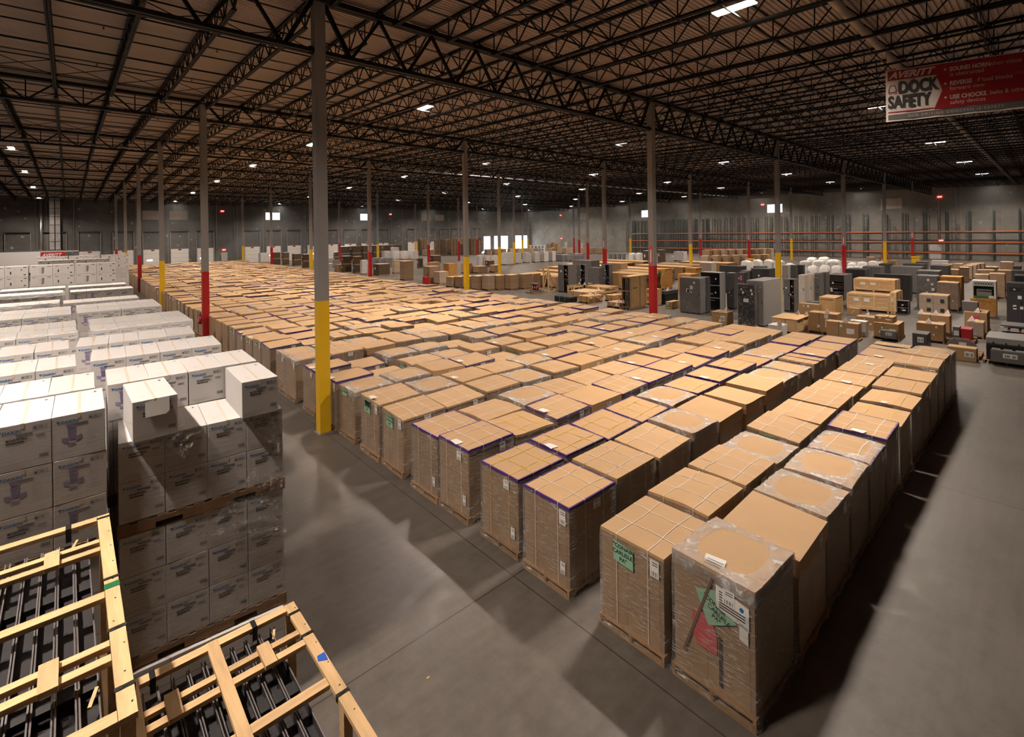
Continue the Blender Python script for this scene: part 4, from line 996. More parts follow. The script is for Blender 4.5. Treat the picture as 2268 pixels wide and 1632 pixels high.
def lumber_frame(x0, y0, x1, y1, ztop, depth, label, channels, chlabel, mids=(), pairs=(), slats=(), blocks=(), strapy=(), back_straps=(), ztier=None):
    """open-topped frame of 2x4s: two long rails, cross slats in pairs, corner posts"""
    T, B = .038, .089
    t = thing('lumber_crate', ((x0 + x1) / 2, (y0 + y1) / 2, ztop - depth), label, 'crate')
    ox, oy = (x0 + x1) / 2, (y0 + y1) / 2; H = depth
    X0, X1, Y0, Y1 = x0 - ox, x1 - ox, y0 - oy, y1 - oy
    for xa in (X0, X1 - B): plank('rail', t, xa, Y0, H - T, xa + B, Y1, H)
    for ya in (Y0, Y1 - B): plank('end_rail', t, X0 + B + .002, ya, H - T, X1 - B - .002, ya + B, H, True)
    for xm in mids: plank('mid_rail', t, xm - ox, Y0 + B, H - T + .002, xm - ox + B, Y1 - .0, H + .004)
    cuts = [X0 + B + .002] + [q for xm in mids for q in (xm - ox - .002, xm - ox + B + .002)] + [X1 - B - .002]
    def cross(nm, ya, w, dz):
        for a, b in zip(cuts[::2], cuts[1::2]): plank(nm, t, a, ya - oy, H - T - dz, b, ya - oy + w, H - dz, True)
    for yp in pairs:
        cross('cross_slat', yp, .062, .006); cross('cross_slat', yp - .155, .070, .006)
    for yp in slats: cross('cross_slat', yp, .089, .006)
    for bx, by in blocks: plank('splice_block', t, bx - ox, by - oy, H - .004, bx - ox + .095, by - oy + .27, H + .034)
    for ys in strapy: metal_strap(t, X1 - B - .002, ys - oy, X1 + .002, ys - oy + .032, H + .001, .045)
    for xs in back_straps:
        mb = MB(); mb.box(xs - ox, Y1 - B - .003, H + .001, xs - ox + .04, Y1 + .003, H + .005); mb.box(xs - ox, Y1 + .003, H - .12, xs - ox + .04, Y1 + .007, H + .005); mb.box(xs - ox, Y1 - B - .007, H - .12, xs - ox + .04, Y1 - B - .003, H + .005); mb.obj('steel_strap', STEELB, t)
    for xa in (X0, X1 - B):
        for ya in (Y0 + .002, (Y0 + Y1) / 2 - .045, Y1 - B - .002): plank('post', t, xa + .01, ya, .09, xa + B - .01, ya + B, H - T - .001)
        plank('lower_rail', t, xa, Y0, .0, xa + B, Y1, .089)
    for ya in (Y0, Y1 - B, (Y0 + Y1) / 2 - .045): plank('floor_slat', t, X0 + B + .002, ya, .05, X1 - B - .002, ya + B, .088, True)
    rn = random.Random(4)
    for q in range(10): nails(t, [(X1 - rn.choice((.02, .035, .06)), Y0 + .1 + q * (Y1 - Y0 - .2) / 9)], H)
    for i, (cx, z) in enumerate(channels):
        o = link('steel_channel', CHMESH, None, (cx, y0 + .10, z), rn.uniform(-.004, .004))
        tag(o, chlabel, 'steel channel', chlabel)
    return t
CHMESH = channel_mesh(2.5)
def chans(xa, xb, z, p=.108): return [(xa + p * i, z + (.004 if i % 2 else 0)) for i in range(int((xb - xa) / p))]
A0, A1 = -7.35, -5.045
lumber_frame(A0, -10.43, A1, -7.72, 2.90, 1.38, 'tall stacked lumber frame of black steel channels, with green tape on its long rail',
             chans(A0 + .16, A1 - .07, 2.68) , 'black steel channel lying in the tall lumber frame with green tape',
             pairs=(-8.24, -9.73), slats=(-9.145,), blocks=((-5.49, -8.48), (-5.48, -9.95)), strapy=(-7.80, -8.93, -9.60, -10.20), back_straps=(-5.36, -6.2))
lumber_frame(A0, -10.43, A1, -7.72, 1.50, 1.50, 'lower lumber frame carrying the tall one, mostly hidden under it', [], '', slats=(-9.1,))
tag(MB().box(-5.137, -9.06, 2.901, -5.043, -8.985, 2.903).obj('green_tape', mat('green_tape', (0.02, 0.16, 0.06), 0.4)), 'strip of dark green tape across the tall frame\'s long rail', 'tape')
B0, B1 = -5.02, -3.708
lumber_frame(B0, -11.55, B1, -8.905, 2.0, 1.0, 'lower stacked lumber frame of black steel channels, with blue tape, beside the open floor',
             chans(B0 + .16, B1 - .08, 1.80, .108), 'black steel channel lying in the lumber frame with blue tape',
             mids=(-4.452,), pairs=(-9.345, -10.95), slats=(-10.03,), blocks=((-4.80, -9.55), (-4.14, -9.55)), strapy=(-9.08, -9.42, -10.19, -10.9), back_straps=(-4.86, -4.1))
lumber_frame(B0, -11.55, B1, -8.905, .98, .98, 'bottom lumber frame under the one with blue tape', [], '', slats=(-10.03,))
tag(MB().quad((-3.79, -9.76, 2.002), (-3.72, -9.80, 2.002), (-3.712, -9.70, 2.002), (-3.775, -9.70, 2.002)).obj('blue_tape', mat('blue_tape', (0.03, 0.12, 0.55), 0.4)), 'small scrap of blue tape on the lumber rail beside the floor', 'tape')
for q, (x, y, z) in enumerate(((-5.32, -7.98, 2.78), (-5.25, -10.05, 2.78), (-3.95, -9.1, 1.88), (-4.93, -9.55, 1.88))):
    tag(MB().bar((x, y, z), (x + .04, y + .12, z + .02), .02, .006).obj('wood_splinter', PINE), 'pale wood splinter caught between the black channels, %s one from the camera' % ordn(q + 1), 'splinter')
tag(MB().box(-2.03, -8.62, 0.0, -1.99, -8.60, .004).obj('yellow_scrap', YEL), 'tiny yellow scrap lying on the bare concrete', 'scrap')
# kind, x, y, length along Y, depth along X, bottom, top, label, options
GOODS = [
    ('blackwrap', 23.18, -2.6, 0.96, 0.43, 0.0, 2.41, 'tall black film-wrapped pallet with white labels, just behind the kraft pallets', 'labels'),
    ('cabinet', 23.63, -2.89, 0.92, 2.6, 0.0, 2.59, 'big pale grey steel cabinet standing right behind the black-wrapped pallet', 'light1'),
    ('cabinet', 25.13, 1.61, 1.43, 0.7, 0.0, 2.35, 'grey cabinet wrapped in clear film with paper labels, past the red column', 'film'),
    ('cabinet', 25.89, 1.57, 0.75, 0.6, 0.0, 2.38, 'dark grey cabinet half hidden behind the film-wrapped cabinet', 'dark1'),
    ('open', 27.36, 1.32, 1.39, 0.8, 0.0, 2.56, 'open white-framed switchgear cubicle showing dark bays inside', 'white'),
    ('cabinet', 28.53, 0.91, 0.49, 0.6, 0.0, 2.51, 'dark grey upright cabinet beside the open white cubicle, nearer its right post', 'dark1'),
    ('cabinet', 32.74, 1.97, 0.51, 0.8, 0.0, 2.2, 'dark grey cabinet with a red tag, last of the upright row beside the open cubicle', 'dark1 redtag'),
    ('cabinet', 36.0, 1.37, 1.41, 1.25, 0.0, 2.3, 'long dark grey switchboard section behind the open white cubicle', 'dark3'),
    ('cabinet', 37.61, 4.15, 2.01, 0.9, 0.0, 2.3, 'long grey switchboard section farther back, left of the yellow column', 'dark3'),
    ('cabinet', 41.85, 8.96, 1.22, 1.1, 0.0, 2.2, 'pale beige panel bank with white doors in front of the brown carton rows', 'beige3'),
    ('plycrate', 23.83, 6.08, 0.7, 1.92, 0.0, 2.26, 'tall plywood crate with an open side showing grey equipment, green stencil', 'open stencil'),
    ('crate', 35.43, 10.25, 0.79, 1.29, 0.0, 1.91, 'orange plywood crate with a green label, behind the near red column', 'greenlabel'),
    ('crate', 34.96, 7.5, 1.16, 1.45, 0.0, 1.6, 'squat orange crate with braced corners behind the film-wrapped cabinet', 'brace'),
    ('crate', 38.17, 8.7, 1.0, 1.19, 0.0, 1.9, 'orange crate farther back over the braced one', ''),
    ('open', 27.85, 15.35, 1.21, 1.16, 0.0, 2.46, 'first grey open-sided control cabinet, letters along its top, on the middle aisle', 'orange'),
    ('open', 29.84, 15.07, 0.95, 0.43, 0.0, 2.4, 'grey open cabinet with purple parts inside', 'purple'),
    ('cabinet', 32.08, 15.16, 1.15, 0.6, 0.0, 2.01, 'grey upright cabinet with papers taped on, third in the grey cabinet cluster', 'grey1 labels'),
    ('open', 32.69, 14.46, 0.92, 0.49, 0.0, 2.27, 'grey cabinet with a black gap and blue top, end of the grey cabinet cluster', 'blue'),
    ('cabinet', 35.21, 18.61, 2.6, 1.36, 0.0, 2.4, 'long low grey enclosure behind the grey cabinet cluster', 'grey2'),
    ('wrap', 37.31, 16.41, 1.16, 1.21, 0.0, 2.11, 'brown wrapped carton column between the grey cabinets and the lumber', ''),
    ('case', 27.54, 5.47, 0.66, 1.71, 0.0, 0.99, 'black lidded transit case with dark wrap and labels, behind the near red column', ''),
    ('case', 23.37, 11.27, 1.61, 0.9, 0.0, 0.45, 'black lidded case with silver straps on the floor before the planks', 'strap'),
    ('carton', 25.86, 4.08, 0.46, 1.15, 0.0, 0.5, 'flat carton with green and yellow battery label by the near red column', 'battery'),
    ('carton', 22.61, -1.24, 0.85, 0.9, 0.0, 0.75, 'brown carton with green bands and a bar-code label in front of the black-wrapped pallet', 'bar green'),
    ('pinecrate', 22.72, -4.87, 1.19, 1.82, 0.0, 0.77, 'long pale pine chest with a raised lid, behind the last kraft lanes', 'lid'),
    ('whitebox', 21.52, -4.57, 0.69, 0.8, 0.0, 0.62, 'white shrink-wrapped box with a warning card, at the end of the kraft lanes', ''),
    ('carton', 23.87, -6.38, 1.31, 0.8, 0.0, 1.09, 'tall brown carton with a bar code, the rear one of the two with green straps', 'bar green'),
    ('carton', 22.96, -7.5, 1.35, 0.6, 0.0, 0.87, 'brown carton with a green strap and big white notice, the front one of the pair', 'note green'),
    ('plycrate', 29.58, -4.81, 0.85, 1.6, 0.0, 1.22, 'plain plywood box with a pale lid, behind the brown strapped cartons', ''),
    ('cabinet', 29.64, -3.94, 0.75, 0.8, 0.0, 0.85, 'grey box with a pinkish top beside the plywood box', 'grey1'),
    ('carton', 28.56, -4.17, 1.09, 0.6, 0.0, 0.85, 'row carton with a yellow note on top, before the grey pink-topped box', 'yellow'),
    ('pinecrate', 33.65, -6.74, 2.31, 1.6, 0.0, 1.13, 'lower of the two long stacked pine crates', 'batten'),
    ('pinecrate', 35.28, -6.74, 2.3, 1.6, 1.12, 1.98, 'upper of the two long stacked pine crates', 'batten'),
    ('pinecrate', 33.73, -7.07, 0.31, 1.9, 0.0, 1.35, 'pine crate standing just behind the stacked pair, slatted side', 'batten'),
    ('open', 38.39, -3.12, 1.16, 2.2, 0.0, 1.86, 'grey switchgear lineup with dark drawers, left of the stacked pine crates', 'drawers'),
    ('cabinet', 40.68, -6.71, 2.19, 0.8, 0.0, 1.94, 'wide dark grey enclosure directly behind the stacked pine crates', 'dark3'),
    ('cabinet', 37.53, -8.6, 1.05, 1.1, 0.0, 2.2, 'film-wrapped grey double enclosure to the far side of the wide dark one', 'film'),
    ('open', 33.85, -7.69, 0.6, 0.5, 0.0, 0.82, 'small open grey breaker box on a wooden base, in front of the stacked crates', 'breaker'),
    ('crate', 39.08, -9.64, 1.05, 1.3, 0.0, 2.09, 'tall orange crate with corner braces behind the wrapped carton pile', 'brace'),
    ('wrap', 37.34, -9.67, 1.05, 1.1, 0.0, 1.87, 'bulging film-wrapped carton pile before the tall orange crate', ''),
    ('whitegoods', 33.84, -9.55, 1.36, 1.2, 0.0, 1.36, 'film-wrapped stack of white goods cartons with black pictures', ''),
    ('crate', 36.09, -11.49, 1.15, 0.44, 0.0, 1.06, 'orange crate with braced corners beneath the green and white cage', 'brace'),
    ('cage', 36.55, -11.45, 1.08, 1.0, 1.05, 2.1, 'white lattice-topped cage with green walls standing on the orange crate', ''),
    ('cabinet', 29.6, -11.2, 0.62, 0.5, 1.1, 1.58, 'small grey meter box set on the carton before the braced orange crate', 'grey1'),
    ('cabinet', 33.6, -13.3, 1.25, 1.1, 0, 2.33, 'dark grey vented cabinet with labels, at the far end of the goods row', 'dark2 vent labels'),
    ('carton', 27.66, -10.29, 1.21, 0.8, 0.0, 0.98, 'brown carton with a green strap and a white card on top, below the white goods stack', 'green note'),
    ('carton', 25.22, -10.35, 1.0, 0.8, 0.0, 0.89, 'tan carton with a curved cut corner behind the small grey unit', ''),
    ('cabinet', 23.41, -10.01, 0.54, 0.9, 0.0, 0.67, 'small dark grey unit with a bar-code label at the edge of the bare floor', 'dark1 bar'),
    ('carton', 24.5, -8.79, 1.0, 1.3, 0.0, 0.81, 'wrapped brown carton with a green edge on a pallet, small box on its top', 'green note pallet'),
    ('cabinet', 24.1, -8.75, 0.62, 0.35, 0.14, 0.52, 'small grey box with a bar code against the wrapped carton pallet', 'grey1 bar'),
    ('carton', 24.7, -8.55, 0.75, 0.8, 0.81, 1.1, 'small carton with a yellow scrap lying on the wrapped carton pallet', 'yellow note'),
    ('wrapbox', 27.72, -11.54, 0.62, 0.9, 0.0, 0.84, 'square carton in dull film on slats, beside the red heat sinks', ''),
    ('coils', 26.2, -11.25, 0.42, 1.1, 0.14, 0.72, 'row of glossy red units on a slatted pallet', ''),
    ('carton', 29.2, -11.56, 0.85, 1.5, 0.0, 1.09, 'large carton with a red sticker and two white cards on top', 'red'),
    ('carton', 22.0, -11.73, 0.89, 0.6, 0.0, 0.53, 'flat carton with a bar code and a yellow wedge under a grey bracket', 'bar note'),
    ('bracket', 22.75, -11.7, 0.95, 0.05, 0.16, 0.78, 'grey cut-corner bracket plate behind the flat carton', ''),
    ('case', 22.3, -13.2, 1.2, 1.6, 0.14, 1.05, 'black lidded equipment box with white labels on a pallet by the bare floor', 'labels pallet'),
    ('cabinet', 21.95, -13.15, 1.0, 0.25, 0.14, 0.62, 'grey plate box with bar codes leaning on the black equipment box', 'grey1 bar'),
    ('rollers', 26.2, -13.3, 1.3, 1.5, 0.14, 1.0, 'grey tangle of channel trays with orange fittings behind the black box', ''),
    ('carton', 26.61, -7.41, 0.84, 0.7, 0.0, 0.7, 'open brown carton with raised flaps before the stacked pine crates', ''),
    ('whitebox', 24.38, -7.51, 0.72, 0.5, 0.0, 0.82, 'white-topped frame bundle beside the carton with the white notice', ''),
    ('carton', 31.45, -5.62, 0.64, 0.6, 0.0, 0.42, 'low brown carton at the very foot of the stacked pine crates', ''),
    ('pinecrate', 26.55, 5.76, 0.81, 0.8, 0.0, 1.19, 'pale wooden crate partly hidden by the near red column', 'batten'),
    ('open', 30.06, -2.38, 0.63, 0.8, 0.0, 2.14, 'open grey cabinet with red parts, right against the big pale grey cabinet', 'orange'),
    ('cabinet', 33.27, -2.0, 0.41, 0.9, 0.0, 2.2, 'first narrow white cabinet past the open one with red parts', 'beige1 labels'),
    ('cabinet', 34.5, -2.09, 0.38, 0.67, 0.0, 2.2, 'second narrow white cabinet past the open one with red parts', 'beige1 labels'),
    ('cabinet', 35.19, -2.36, 0.38, 0.9, 0.0, 2.2, 'film-covered grey cabinet after the two narrow white ones', 'film'),
    ('cabinet', 36.27, -2.49, 0.38, 0.9, 0.0, 2.2, 'plain grey cabinet edge before the switchgear lineup with drawers', 'grey1'),
    ('cabinet', 42.8, 2.28, 0.51, 0.51, 0.0, 2.2, 'enclosure just behind the second yellow column of the near row, first of three', 'beige1'),
    ('cabinet', 43.17, 1.78, 0.45, 0.45, 0.0, 2.2, 'enclosure just behind the second yellow column of the near row, second of three', 'grey1'),
    ('cabinet', 43.54, 1.28, 0.48, 0.48, 0.0, 2.2, 'enclosure just behind the second yellow column of the near row, third of three', 'dark1'),
    ('foam', 49.95, 4.24, 0.77, 0.78, 0.0, 1.9, 'tall white foam bundle, first of the front row before the red column', ''),
    ('foam', 46.98, 2.24, 0.78, 0.79, 0.0, 1.9, 'tall white foam bundle, second of the front row before the red column', ''),
    ('foam', 47.9, 1.51, 0.78, 0.79, 0.0, 1.9, 'tall white foam bundle, third of the front row before the red column', ''),
    ('foam', 49.15, 0.85, 0.78, 0.8, 0.0, 1.9, 'tall white foam bundle, fourth of the front row before the red column', ''),
    ('foam', 49.12, -0.14, 0.77, 0.79, 0.0, 1.9, 'tall white foam bundle, fifth of the front row before the red column', ''),
    ('foam', 57.24, 0.76, 0.6, 0.61, 0.0, 1.3, 'white foam bundle, first of the lower front row past the red column', ''),
    ('foam', 58.37, 0.36, 0.61, 0.62, 0.0, 1.3, 'white foam bundle, second of the lower front row past the red column', ''),
    ('foam', 59.16, -0.13, 0.61, 0.62, 0.0, 1.3, 'white foam bundle, third of the lower front row past the red column', ''),
    ('foam', 59.99, -0.67, 0.68, 0.69, 0.0, 1.3, 'white foam bundle, fourth of the lower front row past the red column', ''),
    ('foam', 62.06, 5.71, 0.99, 1.0, 0.0, 1.9, 'white foam bundle at the back of the white heap, first one', ''),
    ('foam', 63.82, 4.85, 1.07, 1.09, 0.0, 1.9, 'white foam bundle at the back of the white heap, second one', ''),
    ('foam', 54.87, 8.09, 0.94, 0.95, 0.0, 1.9, 'white foam bundle at the back of the white heap, third one', ''),
    ('foam', 54.64, 6.91, 0.85, 0.86, 0.0, 1.9, 'white foam bundle at the back of the white heap, fourth one', ''),
    ('cabinet', 35.76, 2.8, 0.72, 1.0, 0.0, 2.1, 'grey enclosure wedged behind the tall dark cabinets, first one', 'grey1'),
    ('cabinet', 41.26, 3.84, 0.87, 1.0, 0.0, 2.1, 'grey enclosure wedged behind the tall dark cabinets, second one', 'grey1'),
    ('wrap', 54.14, -7.23, 0.7, 1.1, 0.0, 1.5, 'film-covered carton load, first between the grey enclosures and the far cartons', ''),
    ('wrap', 55.3, -7.89, 0.71, 1.1, 0.0, 1.5, 'film-covered carton load, second between the grey enclosures and the far cartons', ''),
    ('wrap', 63.32, -6.56, 0.81, 1.1, 0.0, 1.5, 'film-covered carton load, third between the grey enclosures and the far cartons', ''),
    ('wrap', 64.72, -7.31, 0.81, 1.1, 0.0, 1.5, 'film-covered carton load, fourth between the grey enclosures and the far cartons', ''),
    ('cabinet', 53.03, -11.95, 0.47, 1.4, 0.0, 2.1, 'long dark enclosure, first behind the dark vented cabinet', 'dark2'),
    ('cabinet', 47.64, -12.44, 0.8, 1.4, 0.0, 2.1, 'long dark enclosure, second behind the dark vented cabinet', 'dark2'),
    ('cabinet', 42.66, -12.69, 0.7, 1.4, 0.0, 2.1, 'long dark enclosure, third behind the dark vented cabinet', 'dark2'),
    ('wrapgrey', 56.8, 57.53, 1.88, 1.87, 0.0, 1.2, 'grey wrapped hardware load, first of the far row before the racking corner', ''),
    ('wrapgrey', 60.84, 57.94, 1.87, 1.86, 0.0, 1.2, 'grey wrapped hardware load, second of the far row before the racking corner', ''),
    ('wrapgrey', 61.56, 46.35, 1.88, 1.88, 0.0, 1.2, 'grey wrapped hardware load, third of the far row before the racking corner', ''),
    ('wrapgrey', 65.73, 46.05, 2.3, 2.19, 0.0, 1.2, 'grey wrapped hardware load, fourth of the far row before the racking corner', ''),
    ('wrap', 70.41, 78.99, 1.26, 1.26, 0.0, 1.3, 'low brown carton load, first of the far rows by the bright dock doors', ''),
    ('wrap', 72.12, 78.1, 1.26, 1.26, 0.0, 1.3, 'low brown carton load, second of the far rows by the bright dock doors', ''),
    ('wrap', 73.84, 77.2, 1.27, 1.27, 0.0, 1.3, 'low brown carton load, third of the far rows by the bright dock doors', ''),
    ('wrap', 75.57, 76.29, 1.27, 1.27, 0.0, 1.3, 'low brown carton load, fourth of the far rows by the bright dock doors', ''),
    ('wrap', 77.33, 75.38, 1.28, 1.27, 0.0, 1.3, 'low brown carton load, fifth of the far rows by the bright dock doors', ''),
    ('wrap', 79.09, 74.45, 1.28, 1.28, 0.0, 1.3, 'low brown carton load, sixth of the far rows by the bright dock doors', ''),
    ('wrap', 80.87, 73.52, 1.28, 1.28, 0.0, 1.3, 'low brown carton load, seventh of the far rows by the bright dock doors', ''),
    ('wrap', 82.22, 68.57, 1.57, 1.57, 0.0, 1.4, 'brown far carton load, first of the row behind the thin red columns', ''),
    ('wrap', 83.31, 66.27, 1.55, 1.55, 0.0, 1.4, 'brown far carton load, second of the row behind the thin red columns', ''),
    ('wrap', 84.37, 64.0, 1.54, 0.57, 0.0, 1.4, 'brown far carton load, third of the row behind the thin red columns', ''),
    ('wrap', 85.42, 61.78, 1.52, 1.53, 0.0, 1.4, 'brown far carton load, fourth of the row behind the thin red columns', ''),
    ('wrap', 86.45, 59.58, 1.51, 1.51, 0.0, 1.4, 'brown far carton load, fifth of the row behind the thin red columns', ''),
    ('wrap', 87.46, 57.43, 1.5, 1.5, 0.0, 1.4, 'brown far carton load, sixth of the row behind the thin red columns', ''),
    ('foam', 55.39, 4.34, 1.04, 1.06, 0.0, 1.9, 'white foam-wrapped bundle, first in the row before the red column near the racking', ''),
    ('foam', 56.99, 3.46, 1.04, 1.06, 0.0, 1.9, 'white foam-wrapped bundle, second in the row before the red column near the racking', ''),
    ('foam', 58.7, 2.45, 1.19, 1.22, 0.0, 1.9, 'white foam-wrapped bundle, third in the row before the red column near the racking', ''),
    ('foam', 63.64, 1.95, 0.88, 0.9, 0.0, 1.3, 'low white foam bundle, first of the row between the two far columns', ''),
    ('foam', 66.08, 1.38, 1.01, 1.04, 0.0, 1.3, 'low white foam bundle, second of the row between the two far columns', ''),
    ('foam', 68.59, 0.84, 0.99, 1.02, 0.0, 1.3, 'low white foam bundle, third of the row between the two far columns', ''),
    ('foam', 68.26, 0.19, 0.63, 0.96, 0.0, 1.3, 'low white foam bundle, fourth of the row between the two far columns', ''),
    ('foam', 53.47, 10.01, 1.03, 1.04, 0.0, 1.8, 'white draped bundle behind the long grey switchboards, first one', ''),
    ('foam', 55.79, 9.73, 0.9, 0.91, 0.0, 1.8, 'white draped bundle behind the long grey switchboards, second one', ''),
    ('cabinet', 40.8, -3.89, 1.29, 1.6, 0.0, 2.2, 'long grey flat-topped enclosure, first of the block before the racking', 'dark3'),
    ('cabinet', 44.83, -4.11, 1.25, 1.6, 0.0, 2.2, 'long grey flat-topped enclosure, second of the block before the racking', 'grey2'),
    ('cabinet', 50.36, -3.63, 0.74, 1.6, 0.0, 2.1, 'long grey flat-topped enclosure, third of the block before the racking', 'dark3'),
    ('cabinet', 46.05, -6.56, 2.01, 1.6, 0.0, 2.2, 'long grey flat-topped enclosure, fourth of the block before the racking', 'grey2'),
    ('cabinet', 50.05, -6.17, 1.44, 1.6, 0.0, 2.2, 'long grey flat-topped enclosure, fifth of the block before the racking', 'dark3'),
    ('cabinet', 55.64, -5.52, 0.74, 1.6, 0.0, 2.1, 'long grey flat-topped enclosure, sixth of the block before the racking', 'grey2'),
    ('cabinet', 48.94, -7.9, 1.15, 1.6, 0.0, 2.2, 'long grey flat-topped enclosure, seventh of the block before the racking', 'dark3'),
    ('cabinet', 43.63, -7.97, 1.34, 1.6, 0.0, 2.1, 'long grey flat-topped enclosure, eighth of the block before the racking', 'grey2'),
    ('wrap', 59.01, -8.21, 0.71, 1.1, 0.0, 1.5, 'brown carton load, first of the row running to the end rack', ''),
    ('wrap', 62.08, -8.24, 0.77, 1.1, 0.0, 1.5, 'brown carton load, second of the row running to the end rack', ''),
    ('wrap', 63.83, -8.43, 0.85, 1.1, 0.0, 1.5, 'brown carton load, third of the row running to the end rack', ''),
    ('wrap', 65.6, -8.53, 0.84, 1.05, 0.0, 1.5, 'brown carton load, fourth of the row running to the end rack', ''),
    ('wrap', 66.67, -8.81, 0.81, 1.1, 0.0, 1.5, 'brown carton load, fifth of the row running to the end rack', ''),
    ('wrap', 45.15, -10.57, 0.77, 1.1, 0.0, 1.9, 'patterned film-wrapped carton load, first behind the white lattice cage', ''),
    ('wrap', 46.74, -11.34, 0.87, 1.1, 0.0, 1.9, 'patterned film-wrapped carton load, second behind the white lattice cage', ''),
    ('wrap', 53.41, -10.36, 1.11, 1.1, 0.0, 1.7, 'patterned film-wrapped carton load, third behind the white lattice cage', ''),
    ('wrap', 53.66, -11.46, 0.96, 1.1, 0.0, 1.7, 'patterned film-wrapped carton load, fourth behind the white lattice cage', ''),
    ('wrap', 61.53, -11.18, 0.91, 1.1, 0.0, 2.0, 'patterned film-wrapped carton load, fifth behind the white lattice cage', ''),
    ('wrap', 59.57, -10.23, 0.87, 1.1, 0.0, 1.6, 'patterned film-wrapped carton load, sixth behind the white lattice cage', ''),
    ('whitebox', 70.1, -5.52, 1.5, 1.0, 0.0, 1.5, 'white printed box load in front of the end rack door', ''),
    ('carton', 76.67, 0.47, 0.83, 0.8, 0.0, 0.9, 'brown carton lying on the floor under the rack by the orange ladder', ''),
    ('wrap', 80.04, 3.52, 0.97, 0.8, 0.0, 1.2, 'pale carton load on the floor before the rack, near the far yellow column', ''),
    ('wrap', 67.75, 21.8, 1.15, 1.1, 0.0, 2.3, 'brown carton load, first of the long row before the racking', ''),
    ('wrap', 68.87, 21.12, 1.15, 1.1, 0.0, 2.3, 'brown carton load, second of the long row before the racking', ''),
    ('wrap', 70.01, 20.43, 1.15, 1.1, 0.0, 2.3, 'brown carton load, third of the long row before the racking', ''),
    ('wrap', 71.15, 19.74, 1.15, 1.1, 0.0, 2.3, 'brown carton load, fourth of the long row before the racking', ''),
    ('wrap', 72.3, 19.05, 1.15, 1.1, 0.0, 2.3, 'brown carton load, fifth of the long row before the racking', ''),
    ('wrap', 73.45, 18.35, 1.15, 1.1, 0.0, 2.3, 'brown carton load, sixth of the long row before the racking', ''),
    ('wrap', 74.62, 17.65, 1.15, 1.1, 0.0, 2.3, 'brown carton load, seventh of the long row before the racking', ''),
    ('wrap', 75.79, 16.94, 1.15, 1.1, 0.0, 2.3, 'brown carton load, eighth of the long row before the racking', ''),
    ('wrap', 76.97, 16.22, 1.15, 1.1, 0.0, 2.3, 'brown carton load, ninth of the long row before the racking', ''),
    ('wrap', 65.85, 21.14, 1.2, 1.1, 0.0, 1.5, 'film-wrapped carton load, first of the lower row in front of the long brown one', ''),
    ('wrap', 67.19, 20.24, 1.2, 1.1, 0.0, 1.5, 'film-wrapped carton load, second of the lower row in front of the long brown one', ''),
    ('wrap', 68.54, 19.33, 1.2, 1.1, 0.0, 1.5, 'film-wrapped carton load, third of the lower row in front of the long brown one', ''),
    ('wrap', 69.89, 18.41, 1.2, 1.1, 0.0, 1.5, 'film-wrapped carton load, fourth of the lower row in front of the long brown one', ''),
    ('wrap', 71.25, 17.49, 1.2, 1.1, 0.0, 1.5, 'film-wrapped carton load, fifth of the lower row in front of the long brown one', ''),
    ('wrap', 72.62, 16.56, 1.2, 1.1, 0.0, 1.5, 'film-wrapped carton load, sixth of the lower row in front of the long brown one', ''),
    ('wrap', 74.0, 15.63, 1.2, 1.1, 0.0, 1.5, 'film-wrapped carton load, seventh of the lower row in front of the long brown one', ''),
    ('gaylord', 67.37, 29.87, 0.67, 1.4, 0.0, 2.2, 'dark bulk carton between the near red column and the white load', ''),
    ('gaylord', 63.4, 29.73, 1.08, 1.2, 0.0, 2.2, 'dark bulk carton just left of the near red column', ''),
    ('white', 73.13, 29.01, 1.87, 1.2, 0.0, 1.7, 'white wrapped load beside the dark bulk cartons', ''),
    ('foam', 68.29, 35.97, 0.89, 0.9, 0.0, 1.5, 'white rounded bundle left of the near red column, first one', ''),
    ('foam', 68.87, 34.96, 0.89, 0.89, 0.0, 1.5, 'white rounded bundle left of the near red column, second one', ''),
    ('gaylord2', 22.75, 82.59, 1.05, 1.17, 0.0, 2.33, 'dark bulk cartons, first stack along the far edge of the kraft field', ''),
    ('gaylord2', 23.49, 79.62, 0.92, 1.04, 0.0, 2.36, 'dark bulk cartons, second stack along the far edge of the kraft field', ''),
    ('gaylord2', 23.91, 75.31, 1.17, 1.27, 0.0, 2.21, 'dark bulk cartons, third stack along the far edge of the kraft field', ''),
    ('gaylord2', 23.4, 69.18, 0.84, 0.95, 0.0, 2.3, 'dark bulk cartons, fourth stack along the far edge of the kraft field', ''),
    ('gaylord2', 34.09, 82.28, 0.98, 1.07, 0.0, 1.98, 'dark bulk cartons, fifth stack along the far edge of the kraft field', ''),
    ('gaylord2', 24.31, 55.26, 1.07, 1.17, 0.0, 2.35, 'dark bulk cartons, sixth stack along the far edge of the kraft field', ''),
    ('gaylord2', 24.68, 52.36, 0.95, 1.05, 0.0, 2.36, 'dark bulk cartons, seventh stack along the far edge of the kraft field', ''),
    ('white', 23.22, 92.83, 1.59, 1.68, 0.0, 1.99, 'big white load beside the thin red column at the far edge of the kraft field', ''),
    ('gaylord2', 36.0, 84.0, 1.3, 1.9, 0, 3.0, 'dark bulk cartons, first stack of the long row before the dock doors', ''),
    ('gaylord2', 38.4, 84.0, 1.3, 1.9, 0, 3.0, 'dark bulk cartons, second stack of the long row before the dock doors', ''),
    ('gaylord2', 40.8, 84.0, 1.3, 1.9, 0, 3.0, 'dark bulk cartons, third stack of the long row before the dock doors', ''),
    ('gaylord2', 43.2, 84.0, 1.3, 1.9, 0, 3.0, 'dark bulk cartons, fourth stack of the long row before the dock doors', ''),
    ('gaylord2', 45.6, 84.0, 1.14, 1.9, 0, 3.0, 'dark bulk cartons, fifth stack of the long row before the dock doors', ''),
